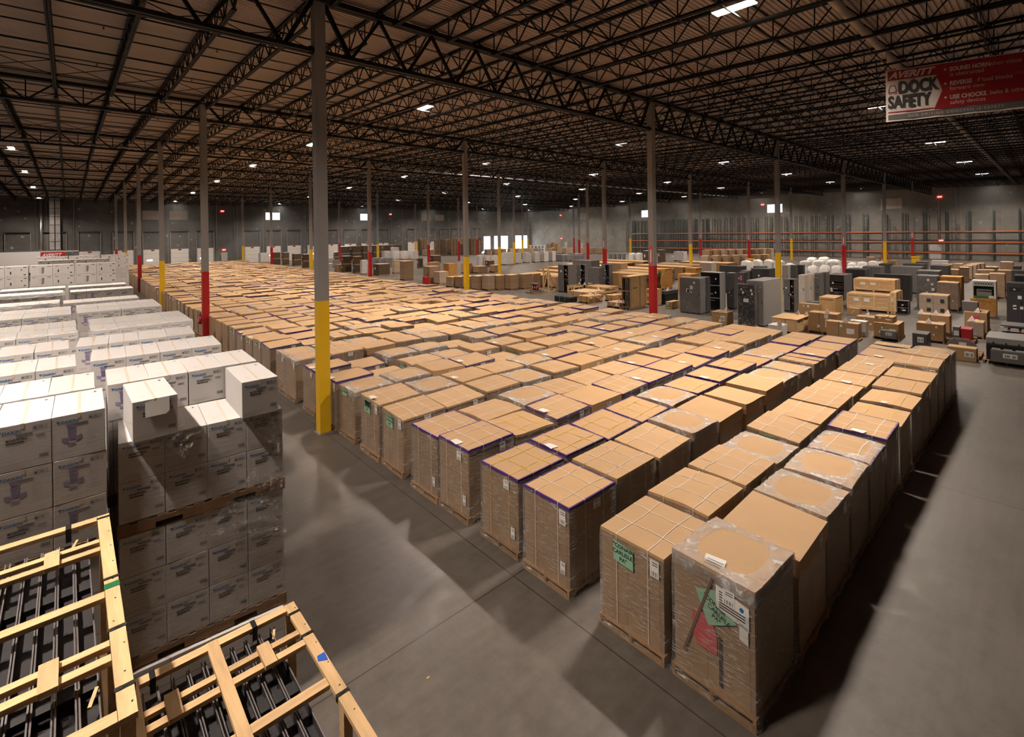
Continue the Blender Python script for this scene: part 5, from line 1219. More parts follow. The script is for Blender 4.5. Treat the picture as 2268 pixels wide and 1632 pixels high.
    ('gaylord2', 48.0, 84.0, 1.3, 1.9, 0, 3.0, 'dark bulk cartons, sixth stack of the long row before the dock doors', ''),
    ('wrapgrey', 27.65, 66.84, 0.95, 1.0, 0.0, 1.21, 'grey film-wrapped load behind the two-high dark bulk cartons', ''),
    ('carton', 23.96, 56.98, 0.84, 0.88, 0.0, 1.06, 'small brown carton at the foot of the dark bulk cartons', ''),
    ('white', 24.32, 49.4, 0.65, 0.74, 0.0, 1.97, 'white wrapped tower left of the second red column back', ''),
    ('wrapgrey', 31.87, 61.24, 0.87, 0.93, 0.0, 1.56, 'grey-wrapped load, first of three past the second red column back', ''),
    ('wrapgrey', 32.64, 60.21, 0.87, 0.93, 0.0, 1.55, 'grey-wrapped load, second of three past the second red column back', ''),
    ('wrapgrey', 33.39, 59.21, 0.81, 0.87, 0.0, 1.55, 'grey-wrapped load, third of three past the second red column back', ''),
    ('wrap', 27.95, 47.09, 0.71, 0.79, 0.0, 1.86, 'brown open carton tower beyond the grey-wrapped loads', ''),
    ('wrap', 23.99, 37.44, 1.14, 1.23, 0.0, 2.28, 'pale crumpled carton load, film loose, left of the near central yellow column', ''),
    ('gaylord', 24.83, 45.59, 1.61, 1.66, 0.0, 1.54, 'dark flat crates heap before the grey-wrapped loads', ''),
    ('white', 44.11, 80.95, 1.33, 1.4, 0.0, 1.85, 'white wrapped load, first of four before the pallet stacks', ''),
    ('white', 45.32, 79.17, 1.32, 1.4, 0.0, 1.85, 'white wrapped load, second of four before the pallet stacks', ''),
    ('white', 46.52, 77.4, 1.32, 1.39, 0.0, 1.84, 'white wrapped load, third of four before the pallet stacks', ''),
    ('white', 47.7, 75.65, 1.31, 1.38, 0.0, 1.83, 'white wrapped load, fourth of four before the pallet stacks', ''),
    ('white', 45.8, 85.16, 1.66, 1.65, 0.0, 2.5, 'small white load on the far row, first of two', ''),
    ('white', 47.01, 82.49, 1.42, 1.41, 0.0, 2.5, 'small white load on the far row, second of two', ''),
    ('gaylord', 62.0, 88.0, 1.6, 2.0, 0, 3.75, 'black paneled boxes near the pallet stacks, first of two', ''),
    ('gaylord', 64.2, 87.0, 1.6, 2.2, 0, 3.75, 'black paneled boxes near the pallet stacks, second of two', ''),
    ('wrap', 57.97, 86.22, 2.3, 2.35, 0.0, 1.45, 'low carton load under the pallet stacks', ''),
    ('gaylord', 43.08, 60.7, 1.6, 1.65, 0.0, 1.45, 'dark carton with white labels before the pallet stacks, larger one', ''),
    ('gaylord', 35.55, 53.19, 0.67, 0.74, 0.0, 1.56, 'dark carton with a white label before the pallet stacks, smaller one', ''),
    ('wrap', 33.61, 47.23, 0.58, 1.92, 0.0, 1.25, 'pale wrapped load behind the crumpled ones', ''),
    ('wrap', 24.01, 32.07, 1.32, 1.39, 0.0, 1.88, 'tall pale crumpled carton load left of the orange-fronted crate', ''),
    ('wrap', 24.21, 30.45, 1.16, 1.21, 0.0, 1.36, 'crumpled film-covered load touching the orange-fronted crate', ''),
    ('crate', 26.24, 31.63, 1.05, 1.13, 0.0, 2.07, 'upright orange-fronted crate near the central yellow column', ''),
    ('wrap', 23.36, 26.95, 1.05, 1.05, 0.0, 1.09, 'brown wrapped load, first of the row past the central yellow column', ''),
    ('wrap', 23.67, 25.99, 0.94, 1.05, 0.0, 1.15, 'brown wrapped load, second of the row past the central yellow column', ''),
    ('wrap', 23.76, 24.72, 1.05, 1.05, 0.0, 1.24, 'brown wrapped load, third of the row past the central yellow column', ''),
    ('wrap', 23.7, 23.13, 1.05, 1.05, 0.0, 1.38, 'brown wrapped load, fourth of the row past the central yellow column', ''),
    ('wrap', 24.13, 22.1, 1.01, 0.82, 0.0, 1.45, 'brown wrapped load, fifth of the row past the central yellow column', ''),
    ('wrap', 24.97, 21.67, 1.05, 1.05, 0.0, 1.42, 'brown wrapped load, sixth of the row past the central yellow column', ''),
    ('wrap', 25.77, 20.76, 0.89, 1.05, 0.0, 1.46, 'brown wrapped load, seventh of the row past the central yellow column', ''),
    ('wrap', 27.13, 20.3, 1.05, 1.05, 0.0, 1.47, 'brown wrapped load, eighth of the row past the central yellow column', ''),
    ('wrap', 28.76, 20.71, 1.05, 1.05, 0.0, 1.38, 'brown wrapped load, ninth of the row past the central yellow column', ''),
    ('wrap', 29.87, 20.61, 1.05, 0.61, 0.0, 1.18, 'brown wrapped load, tenth of the row past the central yellow column', ''),
    ('wrap', 29.91, 18.8, 1.0, 0.57, 0.0, 1.14, 'white-labelled carton load behind the lumber A-frame', ''),
    ('white', 43.88, 48.52, 0.85, 0.92, 0.0, 1.75, 'white carton block, first of the long low row behind the central yellow column', ''),
    ('white', 44.6, 47.55, 0.85, 0.91, 0.0, 1.74, 'white carton block, second of the long low row behind the central yellow column', ''),
    ('white', 45.32, 46.59, 0.84, 0.91, 0.0, 1.74, 'white carton block, third of the long low row behind the central yellow column', ''),
    ('gaylord', 44.24, 46.39, 1.14, 1.06, 0.0, 1.0, 'curved dark carton before the long low white row', ''),
    ('white', 48.63, 47.3, 1.63, 1.71, 0.0, 2.06, 'tall white wrapped load, first of the row behind the planks', ''),
    ('white', 52.05, 48.25, 0.88, 0.95, 0.0, 1.87, 'tall white wrapped load, second of the row behind the planks', ''),
    ('white', 54.58, 48.78, 0.93, 1.0, 0.0, 1.83, 'tall white wrapped load, third of the row behind the planks', ''),
    ('white', 55.96, 47.89, 1.04, 1.12, 0.0, 1.88, 'tall white wrapped load, fourth of the row behind the planks', ''),
    ('white', 57.8, 47.43, 1.05, 1.13, 0.0, 1.9, 'tall white wrapped load, fifth of the row behind the planks', ''),
    ('white', 59.58, 47.11, 0.83, 0.91, 0.0, 1.92, 'tall white wrapped load, sixth of the row behind the planks', ''),
    ('wrap', 35.33, 37.84, 1.55, 1.58, 0.0, 0.97, 'mixed crumpled load behind the brown wrapped row', ''),
    ('wrap', 37.63, 37.21, 1.21, 1.25, 0.0, 1.04, 'small crumpled load under the white towers', ''),
    ('carton', 34.3, 39.13, 1.13, 1.01, 0.0, 1.33, 'carton with a black letter behind the central yellow column', 'letter'),
    ('acunit', 88.17, 82.42, 0.59, 0.66, 0.0, 1.73, 'white outdoor fan unit, first of the row before the bright dock doors', ''),
    ('acunit', 88.64, 81.56, 0.59, 0.66, 0.0, 1.72, 'white outdoor fan unit, second of the row before the bright dock doors', ''),
    ('acunit', 89.11, 80.71, 0.59, 0.66, 0.0, 1.72, 'white outdoor fan unit, third of the row before the bright dock doors', ''),
    ('acunit', 89.58, 79.86, 0.59, 0.66, 0.0, 1.71, 'white outdoor fan unit, fourth of the row before the bright dock doors', ''),
    ('acunit', 90.05, 79.02, 0.59, 0.66, 0.0, 1.71, 'white outdoor fan unit, fifth of the row before the bright dock doors', ''),
    ('carton', 92.95, 79.66, 0.93, 1.01, 0.0, 1.86, 'brown carton, first of the small heap by the racking corner', ''),
    ('carton', 93.56, 78.53, 0.92, 1.01, 0.0, 2.35, 'brown carton, second of the small heap by the racking corner', ''),
    ('carton', 94.08, 77.58, 0.84, 0.92, 0.0, 1.98, 'brown carton, third of the small heap by the racking corner', ''),
    ('cabinet', 95.13, 75.64, 0.56, 0.66, 0.0, 2.46, 'narrow white cabinet under the low exit sign by the far corner', 'beige1'),
    ('cabinet', 95.24, 69.62, 0.63, 0.72, 0.0, 2.14, 'narrow white cabinet between the thin red columns', 'beige1'),
    ('wrapgrey', 61.16, 45.97, 0.36, 0.6, 0.0, 1.14, 'grey bundled hardware load, first of the row behind the grey cabinet cluster', ''),
    ('wrapgrey', 61.63, 45.29, 0.56, 0.6, 0.0, 1.14, 'grey bundled hardware load, second of the row behind the grey cabinet cluster', ''),
    ('wrapgrey', 62.1, 44.62, 0.55, 0.6, 0.0, 1.14, 'grey bundled hardware load, third of the row behind the grey cabinet cluster', ''),
    ('wrapgrey', 62.57, 43.95, 0.55, 0.6, 0.0, 1.14, 'grey bundled hardware load, fourth of the row behind the grey cabinet cluster', ''),
    ('wrapgrey', 63.03, 43.29, 0.55, 0.6, 0.0, 1.14, 'grey bundled hardware load, fifth of the row behind the grey cabinet cluster', ''),
    ('wrapgrey', 63.5, 42.63, 0.55, 0.6, 0.0, 1.13, 'grey bundled hardware load, sixth of the row behind the grey cabinet cluster', ''),
    ('wrapgrey', 69.18, 41.44, 0.51, 0.56, 0.0, 1.17, 'pale strapped bundle, first between the thin red columns and the white bundles', ''),
    ('wrapgrey', 69.64, 40.76, 0.51, 0.56, 0.0, 1.17, 'pale strapped bundle, second between the thin red columns and the white bundles', ''),
    ('wrapgrey', 70.1, 40.08, 0.51, 0.56, 0.0, 1.17, 'pale strapped bundle, third between the thin red columns and the white bundles', ''),
    ('wrapgrey', 70.56, 39.41, 0.51, 0.55, 0.0, 1.16, 'pale strapped bundle, fourth between the thin red columns and the white bundles', ''),
    ('transformer', 25.66, 17.34, 0.75, 0.8, 0.14, 0.86, 'grey core with three glossy red coils on a black pallet in the open aisle', ''),
    ('aframe', 27.2, 17.2, 0.7, 1.4, 0, 2.1, 'pale lumber A-frame standing on a wooden base in the aisle', ''),
    ('diagcrate', 27.7, 14.56, 0.77, 1.27, 0.0, 0.72, 'low pine crate with diagonal braces before the grey cabinet cluster', ''),
    ('carton', 30.29, 15.07, 0.58, 0.61, 0.0, 0.67, 'brown carton with white papers under two warning cards, before the grey cabinets', ''),
    ('planks', 26.0, 11.6, 2.2, 2.2, 0, 0.52, 'flat stack of pale planks on the floor behind the black lidded case', ''),
    ('planks', 29.2, 12.2, 2.4, 1.8, 0, 0.6, 'long reddish board stack behind the tent cards, near the plywood crate', ''),
    ('planks', 24.0, 9.8, 1.2, 1.6, 0, 0.55, 'low strapped timber load on the floor beside the black lidded case', ''),
    ('planks', 26.0, 9.0, 1.0, 1.3, 0, 0.5, 'small timber bundle between the strapped load and the plywood crate', ''),
    ('carton', 23.61, 6.8, 1.09, 1.11, 0.0, 0.42, 'low slatted load with two warning cards at the foot of the plywood crate', 'note pallet'),
    ('lumber', 30.5, 18.5, 5.5, 2.2, 0, 1.15, 'long bundle of sawn lumber, first of the timber block in the middle of the hall', ''),
    ('lumber', 33.5, 20.0, 5.0, 1.69, 0, 1.25, 'long bundle of sawn lumber, second of the timber block in the middle of the hall', ''),
    ('lumber', 37.0, 21.0, 6.0, 2.4, 0, 1.3, 'long bundle of sawn lumber, third of the timber block in the middle of the hall', ''),
    ('lumber', 41.0, 22.0, 6.0, 2.4, 0, 1.35, 'long bundle of sawn lumber, fourth of the timber block in the middle of the hall', ''),
    ('lumber', 45.5, 22.0, 7.0, 2.4, 0, 1.4, 'long bundle of sawn lumber, fifth of the timber block in the middle of the hall', ''),
    ('lumber', 50.0, 22.0, 7.0, 2.4, 0, 1.4, 'long bundle of sawn lumber, sixth of the timber block in the middle of the hall', ''),
    ('lumber', 33.2, 10.8, 4.2, 2.21, 0, 1.5, 'long bundle of sawn lumber, seventh of the timber block in the middle of the hall', ''),
    ('lumber', 36.4, 12.2, 4.19, 2.3, 0, 1.45, 'long bundle of sawn lumber, eighth of the timber block in the middle of the hall', ''),
    ('lumber', 40.0, 13.2, 6.0, 2.4, 0, 1.4, 'long bundle of sawn lumber, ninth of the timber block in the middle of the hall', ''),
    ('lumber', 44.5, 13.4, 6.2, 2.4, 0, 1.4, 'long bundle of sawn lumber, tenth of the timber block in the middle of the hall', ''),
    ('lumber', 49.0, 13.0, 6.5, 1.89, 0, 1.35, 'long bundle of sawn lumber, eleventh of the timber block in the middle of the hall', ''),
    ('lumber', 54.5, 13.0, 6.5, 2.4, 0, 1.3, 'long bundle of sawn lumber, twelfth of the timber block in the middle of the hall', ''),
]
TENTS = [(27.12, 6.45, 1.195), (28.02, 5.59, 0.995), (28.08, 12.18, 0.525), (23.73, 6.92, 0.425), (23.73, 6.56, 0.425), (24.81, 9.92, 0.555), (23.39, -0.92, 0.755), (24.42, -4.4, 0.775), (21.64, -4.45, 0.625), (28.85, 14.9, 0.725), (28.85, 14.32, 0.725), (25.32, 10.88, 0.555), (24.42, -4.82, 0.775), (23.99, -5.94, 1.095), (23.08, -6.96, 0.875), (26.86, -7.08, 0.705), (25.63, -7.91, 0.815), (27.78, -9.2, 0.985), (27.78, -9.77, 0.985), (25.34, -9.81, 0.895), (28.34, -10.17, 0.985), (29.32, -11.23, 1.095), (27.84, -11.12, 0.845)]
# ================================================================= GOODS IN THE MIDDLE AND FAR DISTANCE
CATS = {'blackwrap': ('wrapped_pallet', 'pallet load'), 'cabinet': ('metal_cabinet', 'cabinet'), 'open': ('open_switchgear', 'cabinet'), 'plycrate': ('plywood_crate', 'crate'), 'crate': ('plywood_crate', 'crate'),
        'wrap': ('wrapped_pallet', 'pallet load'), 'case': ('transit_case', 'case'), 'carton': ('cardboard_carton', 'carton'), 'pinecrate': ('pine_crate', 'crate'), 'whitebox': ('white_box', 'box'), 'whitegoods': ('wrapped_goods', 'pallet load'),
        'cage': ('lattice_cage', 'cage'), 'wrapbox': ('wrapped_box', 'box'), 'coils': ('red_unit', 'equipment'), 'bracket': ('metal_bracket', 'bracket'), 'rollers': ('channel_tray', 'equipment'), 'foam': ('foam_bundle', 'bundle'),
        'gaylord': ('bulk_carton', 'carton'), 'gaylord2': ('bulk_carton', 'carton'), 'white': ('white_pallet_load', 'pallet load'), 'wrapgrey': ('wrapped_pallet', 'pallet load'), 'acunit': ('fan_unit', 'air conditioner'),
        'transformer': ('transformer', 'transformer'), 'aframe': ('lumber_a_frame', 'frame'), 'diagcrate': ('pine_crate', 'crate'), 'planks': ('plank_bundle', 'timber'), 'lumber': ('lumber_bundle', 'timber')}
CWALL = carton_side('mixed_carton_wall', (0.38, 0.24, 0.14), .45, .34, .006, streak=.45)
CWALLP = carton_side('pale_carton_wall', (0.50, 0.37, 0.26), .5, .4, .006, streak=.6)
WLOAD = carton_side('white_load_wall', (0.70, 0.66, 0.63), .30, .22, .006, streak=.5)
GLOAD = carton_side('grey_load_wall', (0.24, 0.23, 0.235), .6, .45, .008, streak=.6)
LUMB = carton_side('lumber_bundle_ends', (0.42, 0.245, 0.10), 60, .045, .006, rough=.7)
LEND = carton_side('lumber_board_ends', (0.17, 0.10, 0.05), .12, .045, .012, rough=.8)
GREYM = {'dark': GREYD, 'grey': GREYC, 'light': GREYL, 'beige': mat('beige_panel_paint', (0.55, 0.49, 0.43), .45)}
GRN = mat('green_band', (0.03, 0.17, 0.06), .5); YTAG = mat('yellow_tag', (0.72, 0.52, 0.08), .5); PURP = mat('purple_part', (0.14, 0.08, 0.30), .4); BLUEP = mat('blue_trim', (0.05, 0.12, 0.32), .4)
def slats(t, x0, y0, x1, y1, z0=0):
    mb = MB(); n = 6; w = (x1 - x0); 
    for i in range(n): mb.box(x0 + (w - .1) * i / (n - 1), y0, z0 + .11, x0 + (w - .1) * i / (n - 1) + .1, y1, z0 + .13)
    for y in (y0, (y0 + y1) / 2 - .03, y1 - .06): mb.box(x0, y, z0, x1, y + .06, z0 + .11)
    return mb.obj('pallet', PALW, t)
def xface(x, y0, y1, z0, z1): return ((x, y1, z0), (x, y0, z0), (x, y0, z1), (x, y1, z1))
def papers(t, L, h, rn, n=3, x=-.006, nm='paper_label'):
    for i in range(n):
        y = L * rn.uniform(.12, .75); z = h * rn.uniform(.35, .88); w = L * rn.uniform(.06, .14)
        MB().quad(*xface(x, y, y + w, z - w * .6, z + w * .6)).obj(nm, PAPER, t)
def barcode(t, L, h, a=.35, b=.62, z0=.4, z1=.8):
    mb = MB(); mb.mat(0).quad(*xface(-.012, L * a, L * b, h * z0, h * z1)); mb.mat(1); w = L * (b - a)
    for i in range(8):
        if i != 3: mb.quad(*xface(-.014, L * a + w * (.1 + .1 * i), L * a + w * (.15 + .1 * i + .02 * (i % 2)), h * (z0 + .12 * (z1 - z0)), h * (z0 + .75 * (z1 - z0))))
    mb.obj('bar_code_label', (PAPER, INK), t)
def domed_top(x0, y0, x1, y1, z, rn, amp=.04, n=6):
    mb = MB(); V = []
    for a in range(n + 1):
        for b in range(n + 1):
            u, v = a / n, b / n; e = min(u, v, 1 - u, 1 - v)
            V.append((x0 + (x1 - x0) * u, y0 + (y1 - y0) * v, z + (rn.uniform(-amp, amp) if e > 0 else 0) + amp * min(1, e * 5)))
    return mb.add(V, [(a * (n + 1) + b, (a + 1) * (n + 1) + b, (a + 1) * (n + 1) + b + 1, a * (n + 1) + b + 1) for a in range(n) for b in range(n)])
def build(kind, x, y, L, D, z0, z1, label, ex):
    nm, cat = CATS[kind]; h = z1 - z0; rn = random.Random(int(x * 97 + y * 13)); far = dist(x, y) > 45
    grp = None
    t = thing(nm, (x, y, z0), label, cat); X, Y = D, L
    if kind in ('wrap', 'white', 'wrapgrey', 'blackwrap', 'whitegoods', 'wrapbox', 'whitebox'):
        m_ = {'wrap': CWALL if rn.random() < .6 else CWALLP, 'white': WLOAD, 'wrapgrey': GLOAD, 'blackwrap': BLACKP, 'whitegoods': CWALLP, 'wrapbox': CWALLP, 'whitebox': WHITEC}[kind]
        b = 0.0
        if z0 == 0 and h > .5 and kind != 'whitebox': slats(t, 0.0, 0.0, X, Y); b = .132
        if kind == 'blackwrap': MB().rbox(.01, .01, b, X - .01, Y - .01, h, .04).obj('wrapped_body', m_, t)
        else:
            o = MB().rbox(.012, .012, b, X - .012, Y - .012, h - .03, .02).obj('carton_block', m_, t)
            domed_top(.01, .01, X - .01, Y - .01, h - .032, rn, .012 if kind in ('white', 'whitebox') else .028).obj('top_sheet', {'white': WHITEC, 'whitebox': WHITEC, 'wrapgrey': GREYL}.get(kind, KT), t)
        if not far and kind not in ('whitebox',):
            mb = MB(); c = [(-.004, -.004), (X + .004, -.004), (X + .004, Y + .004), (-.004, Y + .004)]
            mb.add([(a, q, b * .6) for a, q in c] + [(a, q, h + .004) for a, q in c], [(i, (i + 1) % 4, 4 + (i + 1) % 4, 4 + i) for i in range(4)]); mb.obj('stretch_film', FILMS, t)
        if kind in ('wrap', 'white') and not far: papers(t, L, h, rn, 2, -.01)
        if 'labels' in ex:
            for (a, q, z, w_) in ((.35, .65, .62, .1), (.1, .2, .78, .06), (.15, .25, .86, .07), (.62, .72, .80, .07), (.72, .80, .87, .05)): MB().quad(*xface(-.008, L * a, L * q, h * z - w_, h * z + w_)).obj('paper_label', PAPER, t)
        if kind == 'whitegoods':
            for r in range(2):
                for c in range(2):
                    MB().quad(*xface(-.012, L * (.12 + .46 * c), L * (.26 + .46 * c), h * (.24 + .42 * r), h * (.40 + .42 * r))).obj('printed_picture', INK, t)
            MB().box(-.002, L * .495, .14, .002, L * .505, h - .03).obj('carton_joint', INK, t)
    elif kind == 'carton':
        b = 0.0
        if 'pallet' in ex or (z0 == 0 and h > .75): slats(t, -.03, -.03, X + .03, Y + .03); b = .132
        MB().rbox(0, 0, b, X, Y, h, .008).obj('carton_body', KB, t)
        mb = MB(); mb.quad((X * .47, 0, h + .002), (X * .53, 0, h + .002), (X * .53, Y, h + .002), (X * .47, Y, h + .002)); mb.obj('tape', SEAMC, t)
        if not far: papers(t, L, h, rn, 2)
        if 'bar' in ex: barcode(t, L, h, .08, .40, .35, .75)
        if 'green' in ex:
            mb = MB(); mb.box(-.006, L * .6, b, 0, L * .6 + .02, h + .004); mb.box(-.006, L * .6, h, X, L * .6 + .02, h + .006); mb.obj('green_strap', GRN, t)
        if 'battery' in ex: MB().box(-.006, L * .3, .02, .0, L * .98, h - .05).obj('green_panel', GRN, t); barcode(t, L, h, .4, .9, .45, .85); MB().box(-.009, L * .35, .04, -.006, L * .9, h * .3).obj('yellow_panel', YTAG, t)
        if 'note' in ex: MB().quad(*xface(-.010, L * .12, L * .36, h * .42, h * .70)).obj('paper_notice', PAPER, t)
        if 'red' in ex: MB().quad(*xface(-.010, L * .35, L * .6, h * .62, h * .86)).obj('red_sticker', REDP, t)
        if 'yellow' in ex: MB().box(X * .2, Y * .3, h + .003, X * .55, Y * .5, h + .03).obj('yellow_note', YTAG, t)
        if 'letter' in ex: put_text(MB(), 'K', (-.012, L * .35, h * .45), (0, -1, 0), (0, 0, 1), h * .35, bold=.01).obj('printed_letter', INK, t)
    elif kind in ('gaylord', 'gaylord2'):
        tiers = 2 if kind == 'gaylord2' else 1; hh = h / tiers
        for k in range(tiers):
            g = t if k == 0 else thing(nm, (x, y, z0 + k * hh), label.replace('dark bulk cartons,', 'upper dark bulk carton,'), cat)
            if k == 0 and tiers == 2: g['label'] = label.replace('dark bulk cartons,', 'lower dark bulk carton,')
            slats(g, 0, 0, X, Y); MB().rbox(.02, .02, .132, X - .02, Y - .02, hh - .05, .02).obj('bulk_box', KDARK, g)
            MB().rbox(.0, .0, hh - .05, X, Y, hh - .012, .01).obj('lid', KT if rn.random() < .6 else WHITEC, g)
            MB().quad(*xface(.012, L * .55, L * .75, hh * .5, hh * .72)).obj('paper_label', PAPER, g)
    elif kind == 'cabinet':
        base = [k for k in GREYM if k in ex]; m_ = GREYM[base[0]] if base else GREYC
        n = 1
        for w_ in ex.split():
            if w_[-1:].isdigit(): n = int(w_[-1])
        MB().rbox(0.012, 0, 0 if h < .7 else .08, X, Y, h, .012).obj('cabinet_body', m_, t)
        if h >= .7: MB().box(.03, .03, 0, X - .03, Y - .03, .082).obj('plinth', STEELB, t)
        for i in range(n):
            d = MB().rbox(-.006, L * i / n + .015, .12 if h >= .7 else .02, .011, L * (i + 1) / n - .015, h - .04, .004).obj('door', m_, t)
            if h > 1: MB().box(-.03, L * i / n + .06, h * .5, -.006, L * i / n + .085, h * .58).obj('handle', BLACKP, d)
        MB().rbox(X * .08, -.006, .14 if h >= .7 else .03, X * .92, .002, h - .06, .003).obj('side_panel', m_, t)
        if 'vent' in ex:
            mb = MB()
            for i in range(2):
                for q in range(5): mb.box(-.014, L * (.1 + .45 * i), h * (.80 + .022 * q), -.004, L * (.46 + .45 * i), h * (.80 + .022 * q) + .02)
            mb.obj('vent_grille', BLACKP, t)
        if 'bar' in ex: barcode(t, L, h, .25, .65, .42, .78)
        if 'film' in ex:
            c = [(-.03, -.03), (X + .03, -.03), (X + .03, Y + .03), (-.03, Y + .03)]; mb = MB()
            mb.add([(a, q, .05) for a, q in c] + [(a, q, h + .02) for a, q in c], [(i, (i + 1) % 4, 4 + (i + 1) % 4, 4 + i) for i in range(4)] + [(4, 5, 6, 7)]); mb.obj('stretch_film', FILMS, t)
        if 'redtag' in ex: MB().quad(*xface(-.012, L * .3, L * .6, h * .74, h * .9)).obj('red_tag', REDP, t)
        if not far and h > 1: papers(t, L, h, rn, 5 if 'labels' in ex or 'film' in ex else 2, -.034 if 'film' in ex else -.009)
    elif kind == 'open':
        m_ = GREYL if 'white' in ex else GREYC; w_ = .05
        MB().box(X - .03, 0, 0, X, Y, h).obj('back_panel', m_, t); MB().box(0, Y - .03, 0, X - .03, Y, h).obj('side_panel', m_, t); MB().box(0, 0, 0, X - .03, .03, h).obj('side_panel', m_, t)
        MB().rbox(0, .0, h, X, Y, h + .03, .006).obj('top_panel', GREYL if 'white' in ex else (BLUEP if 'blue' in ex else m_), t); MB().box(0, .03, 0, X - .03, Y - .03, .1).obj('base_channel', STEELB, t)
        if 'drawers' in ex or 'white' in ex: cells = 3
        else: cells = 2
        y1 = Y - .03
        if any(q in ex for q in ('orange', 'purple', 'blue')):   # a closed door covers the far part of the opening
            ys = Y * (.42 if 'orange' in ex else .5); d = MB().rbox(-.015, ys, .1, .01, Y, h, .004).obj('door', m_, t); MB().box(-.03, ys + .05, h * .5, -.015, ys + .08, h * .57).obj('handle', BLACKP, d); y1 = ys
        for i in range(1, cells): MB().box(.0, .03, h * i / cells - .02, .12, y1, h * i / cells + .02).obj('shelf_bar', m_ if 'white' not in ex else GREYL, t)
        for i in range(cells):
            MB().rbox(.10 + .05 * (i % 2), .06, h * i / cells + .13, X - .08, y1 - .04, h * (i + 1) / cells - .05, .01).obj('device', BLACKP if 'drawers' not in ex else GREYD, t)
            if 'drawers' in ex:
                for q in (0, 1): MB().box(.06, .1 + q * (y1 - .1) / 2, h * i / cells + .25, .10, .1 + q * (y1 - .1) / 2 + (y1 - .1) * .38, h * (i + 1) / cells - .12).obj('drawer_front', mat('brown_drawer', (0.05, 0.025, 0.02), .4), t)
        pc = ORANGE if 'orange' in ex else (PURP if 'purple' in ex else (WHITEP if 'breaker' in ex else GREYL))
        for q in range(4 if 'purple' in ex or 'orange' in ex else 2): MB().box(.06, y1 * (.3 + .1 * (q % 2)), h * (.25 + .17 * q), .10, y1 * (.62 + .1 * (q % 2)), h * (.25 + .17 * q) + .08).obj('coloured_part', pc, t)
        papers(t, L, h, rn, 3, -.018)
    elif kind in ('plycrate', 'crate'):
        m_ = PLY if kind == 'plycrate' else OSB; b = .10
        for yy in (0.02, Y / 2 - .05, Y - .12): MB().box(0, yy, 0, X, yy + .1, b).obj('skid', PALW, t)
        if 'open' in ex:
            MB().box(0, 0, b, X, .04, h).obj('side_panel', m_, t); MB().box(0, Y - .04, b, X, Y, h).obj('side_panel', m_, t); MB().box(X - .04, .04, b, X, Y - .04, h).obj('back_panel', m_, t); MB().box(0, .04, b, X - .04, Y - .04, b + .04).obj('floor_panel', m_, t)
            MB().rbox(-.01, -.01, h, X + .01, Y + .01, h + .04, .004).obj('lid', m_, t); e = MB().rbox(.12, .2, b + .05, X - .2, Y - .2, h - .12, .02).obj('equipment', GREYC, t)
            for zz in (.25, .62): MB().box(.105, .28, h * zz, .12, Y - .28, h * zz + .42).obj('equipment_panel', GREYD, e)
            MB().box(.0, .04, h * .55, .05, Y - .04, h * .55 + .05).obj('brace', PINE, t)
            for zz in (b, h - .09): MB().box(-.012, .0, zz, .0, Y, zz + .09).obj('frame_board', PALW, t)
            mb = MB()
            for xx in (0, X * .62, X - .09): mb.box(xx, -.02, b, xx + .09, 0, h)
            mb.obj('batten', PALW, t)
        else:
            MB().rbox(0, 0, b, X, Y, h - .03, .006).obj('crate_body', m_, t); MB().rbox(-.02, -.02, h - .03, X + .02, Y + .02, h, .004).obj('lid', m_ if kind == 'crate' else PINE, t)
            for yy in (0, Y - .09): MB().box(-.02, yy, b, 0, yy + .09, h - .03).obj('batten', m_, t)
            for zz in (b, h - .12): MB().box(-.02, .09, zz, 0, Y - .09, zz + .09).obj('batten', m_, t)
            for xx in (0, X - .09): MB().box(xx, -.02, b, xx + .09, 0, h - .03).obj('batten', m_, t)
            if 'brace' in ex:
                MB().bar((-.01, .09, h - .35), (-.01, .35, h - .10), .02, .08, (1, 0, 0)).obj('corner_brace', m_, t); MB().bar((-.01, Y - .09, h - .35), (-.01, Y - .35, h - .10), .02, .08, (1, 0, 0)).obj('corner_brace', m_, t)
        if 'greenlabel' in ex: MB().quad(*xface(-.026, L * .45, L * .85, h * .72, h * .9)).obj('green_label', GRN, t); papers(t, L, h, rn, 3, -.024)
        if 'stencil' in ex: MB().quad((X * .2, -.024, h * .62), (X * .45, -.024, h * .64), (X * .45, -.024, h * .67), (X * .2, -.024, h * .66)).obj('green_stencil', GRN, t)
    elif kind in ('pinecrate', 'diagcrate'):
        for yy in (.02, Y / 2 - .05, Y - .12): MB().box(.0, yy, 0, X, yy + .1, .12).obj('skid', PINEX, t)
        n = max(3, int(h / .16)); 
        for i in range(n):
            za, zb = .12 + (h - .15) * i / n, .12 + (h - .15) * (i + 1) / n - .006
            if kind == 'diagcrate' and 0 < i < n - 1: continue
            MB().box(0, 0, za, .02, Y, zb).obj('board', PINE, t); MB().box(.02, 0, za, X, .02, zb).obj('board', PINEX, t)
        MB().box(.02, Y - .02, .12, X, Y, h - .03).obj('rear_panel', PINEX, t); MB().box(X - .02, .02, .12, X, Y - .02, h - .03).obj('end_panel', PINE, t)
        nb = 4 if L > 1.8 else 2
        for i in range(nb): yy = (Y - .1) * i / (nb - 1); MB().box(-.022, yy, .12, 0, yy + .1, h - .03).obj('batten', PINE, t)
        for zz in (.12, h - .13): MB().box(-.02, .1, zz, 0, Y - .1, zz + .1).obj('batten', PINE, t)
        for xx in (0, X * .5, X - .1): MB().box(xx, -.022, .12, xx + .1, 0, h - .03).obj('batten', PINEX, t)
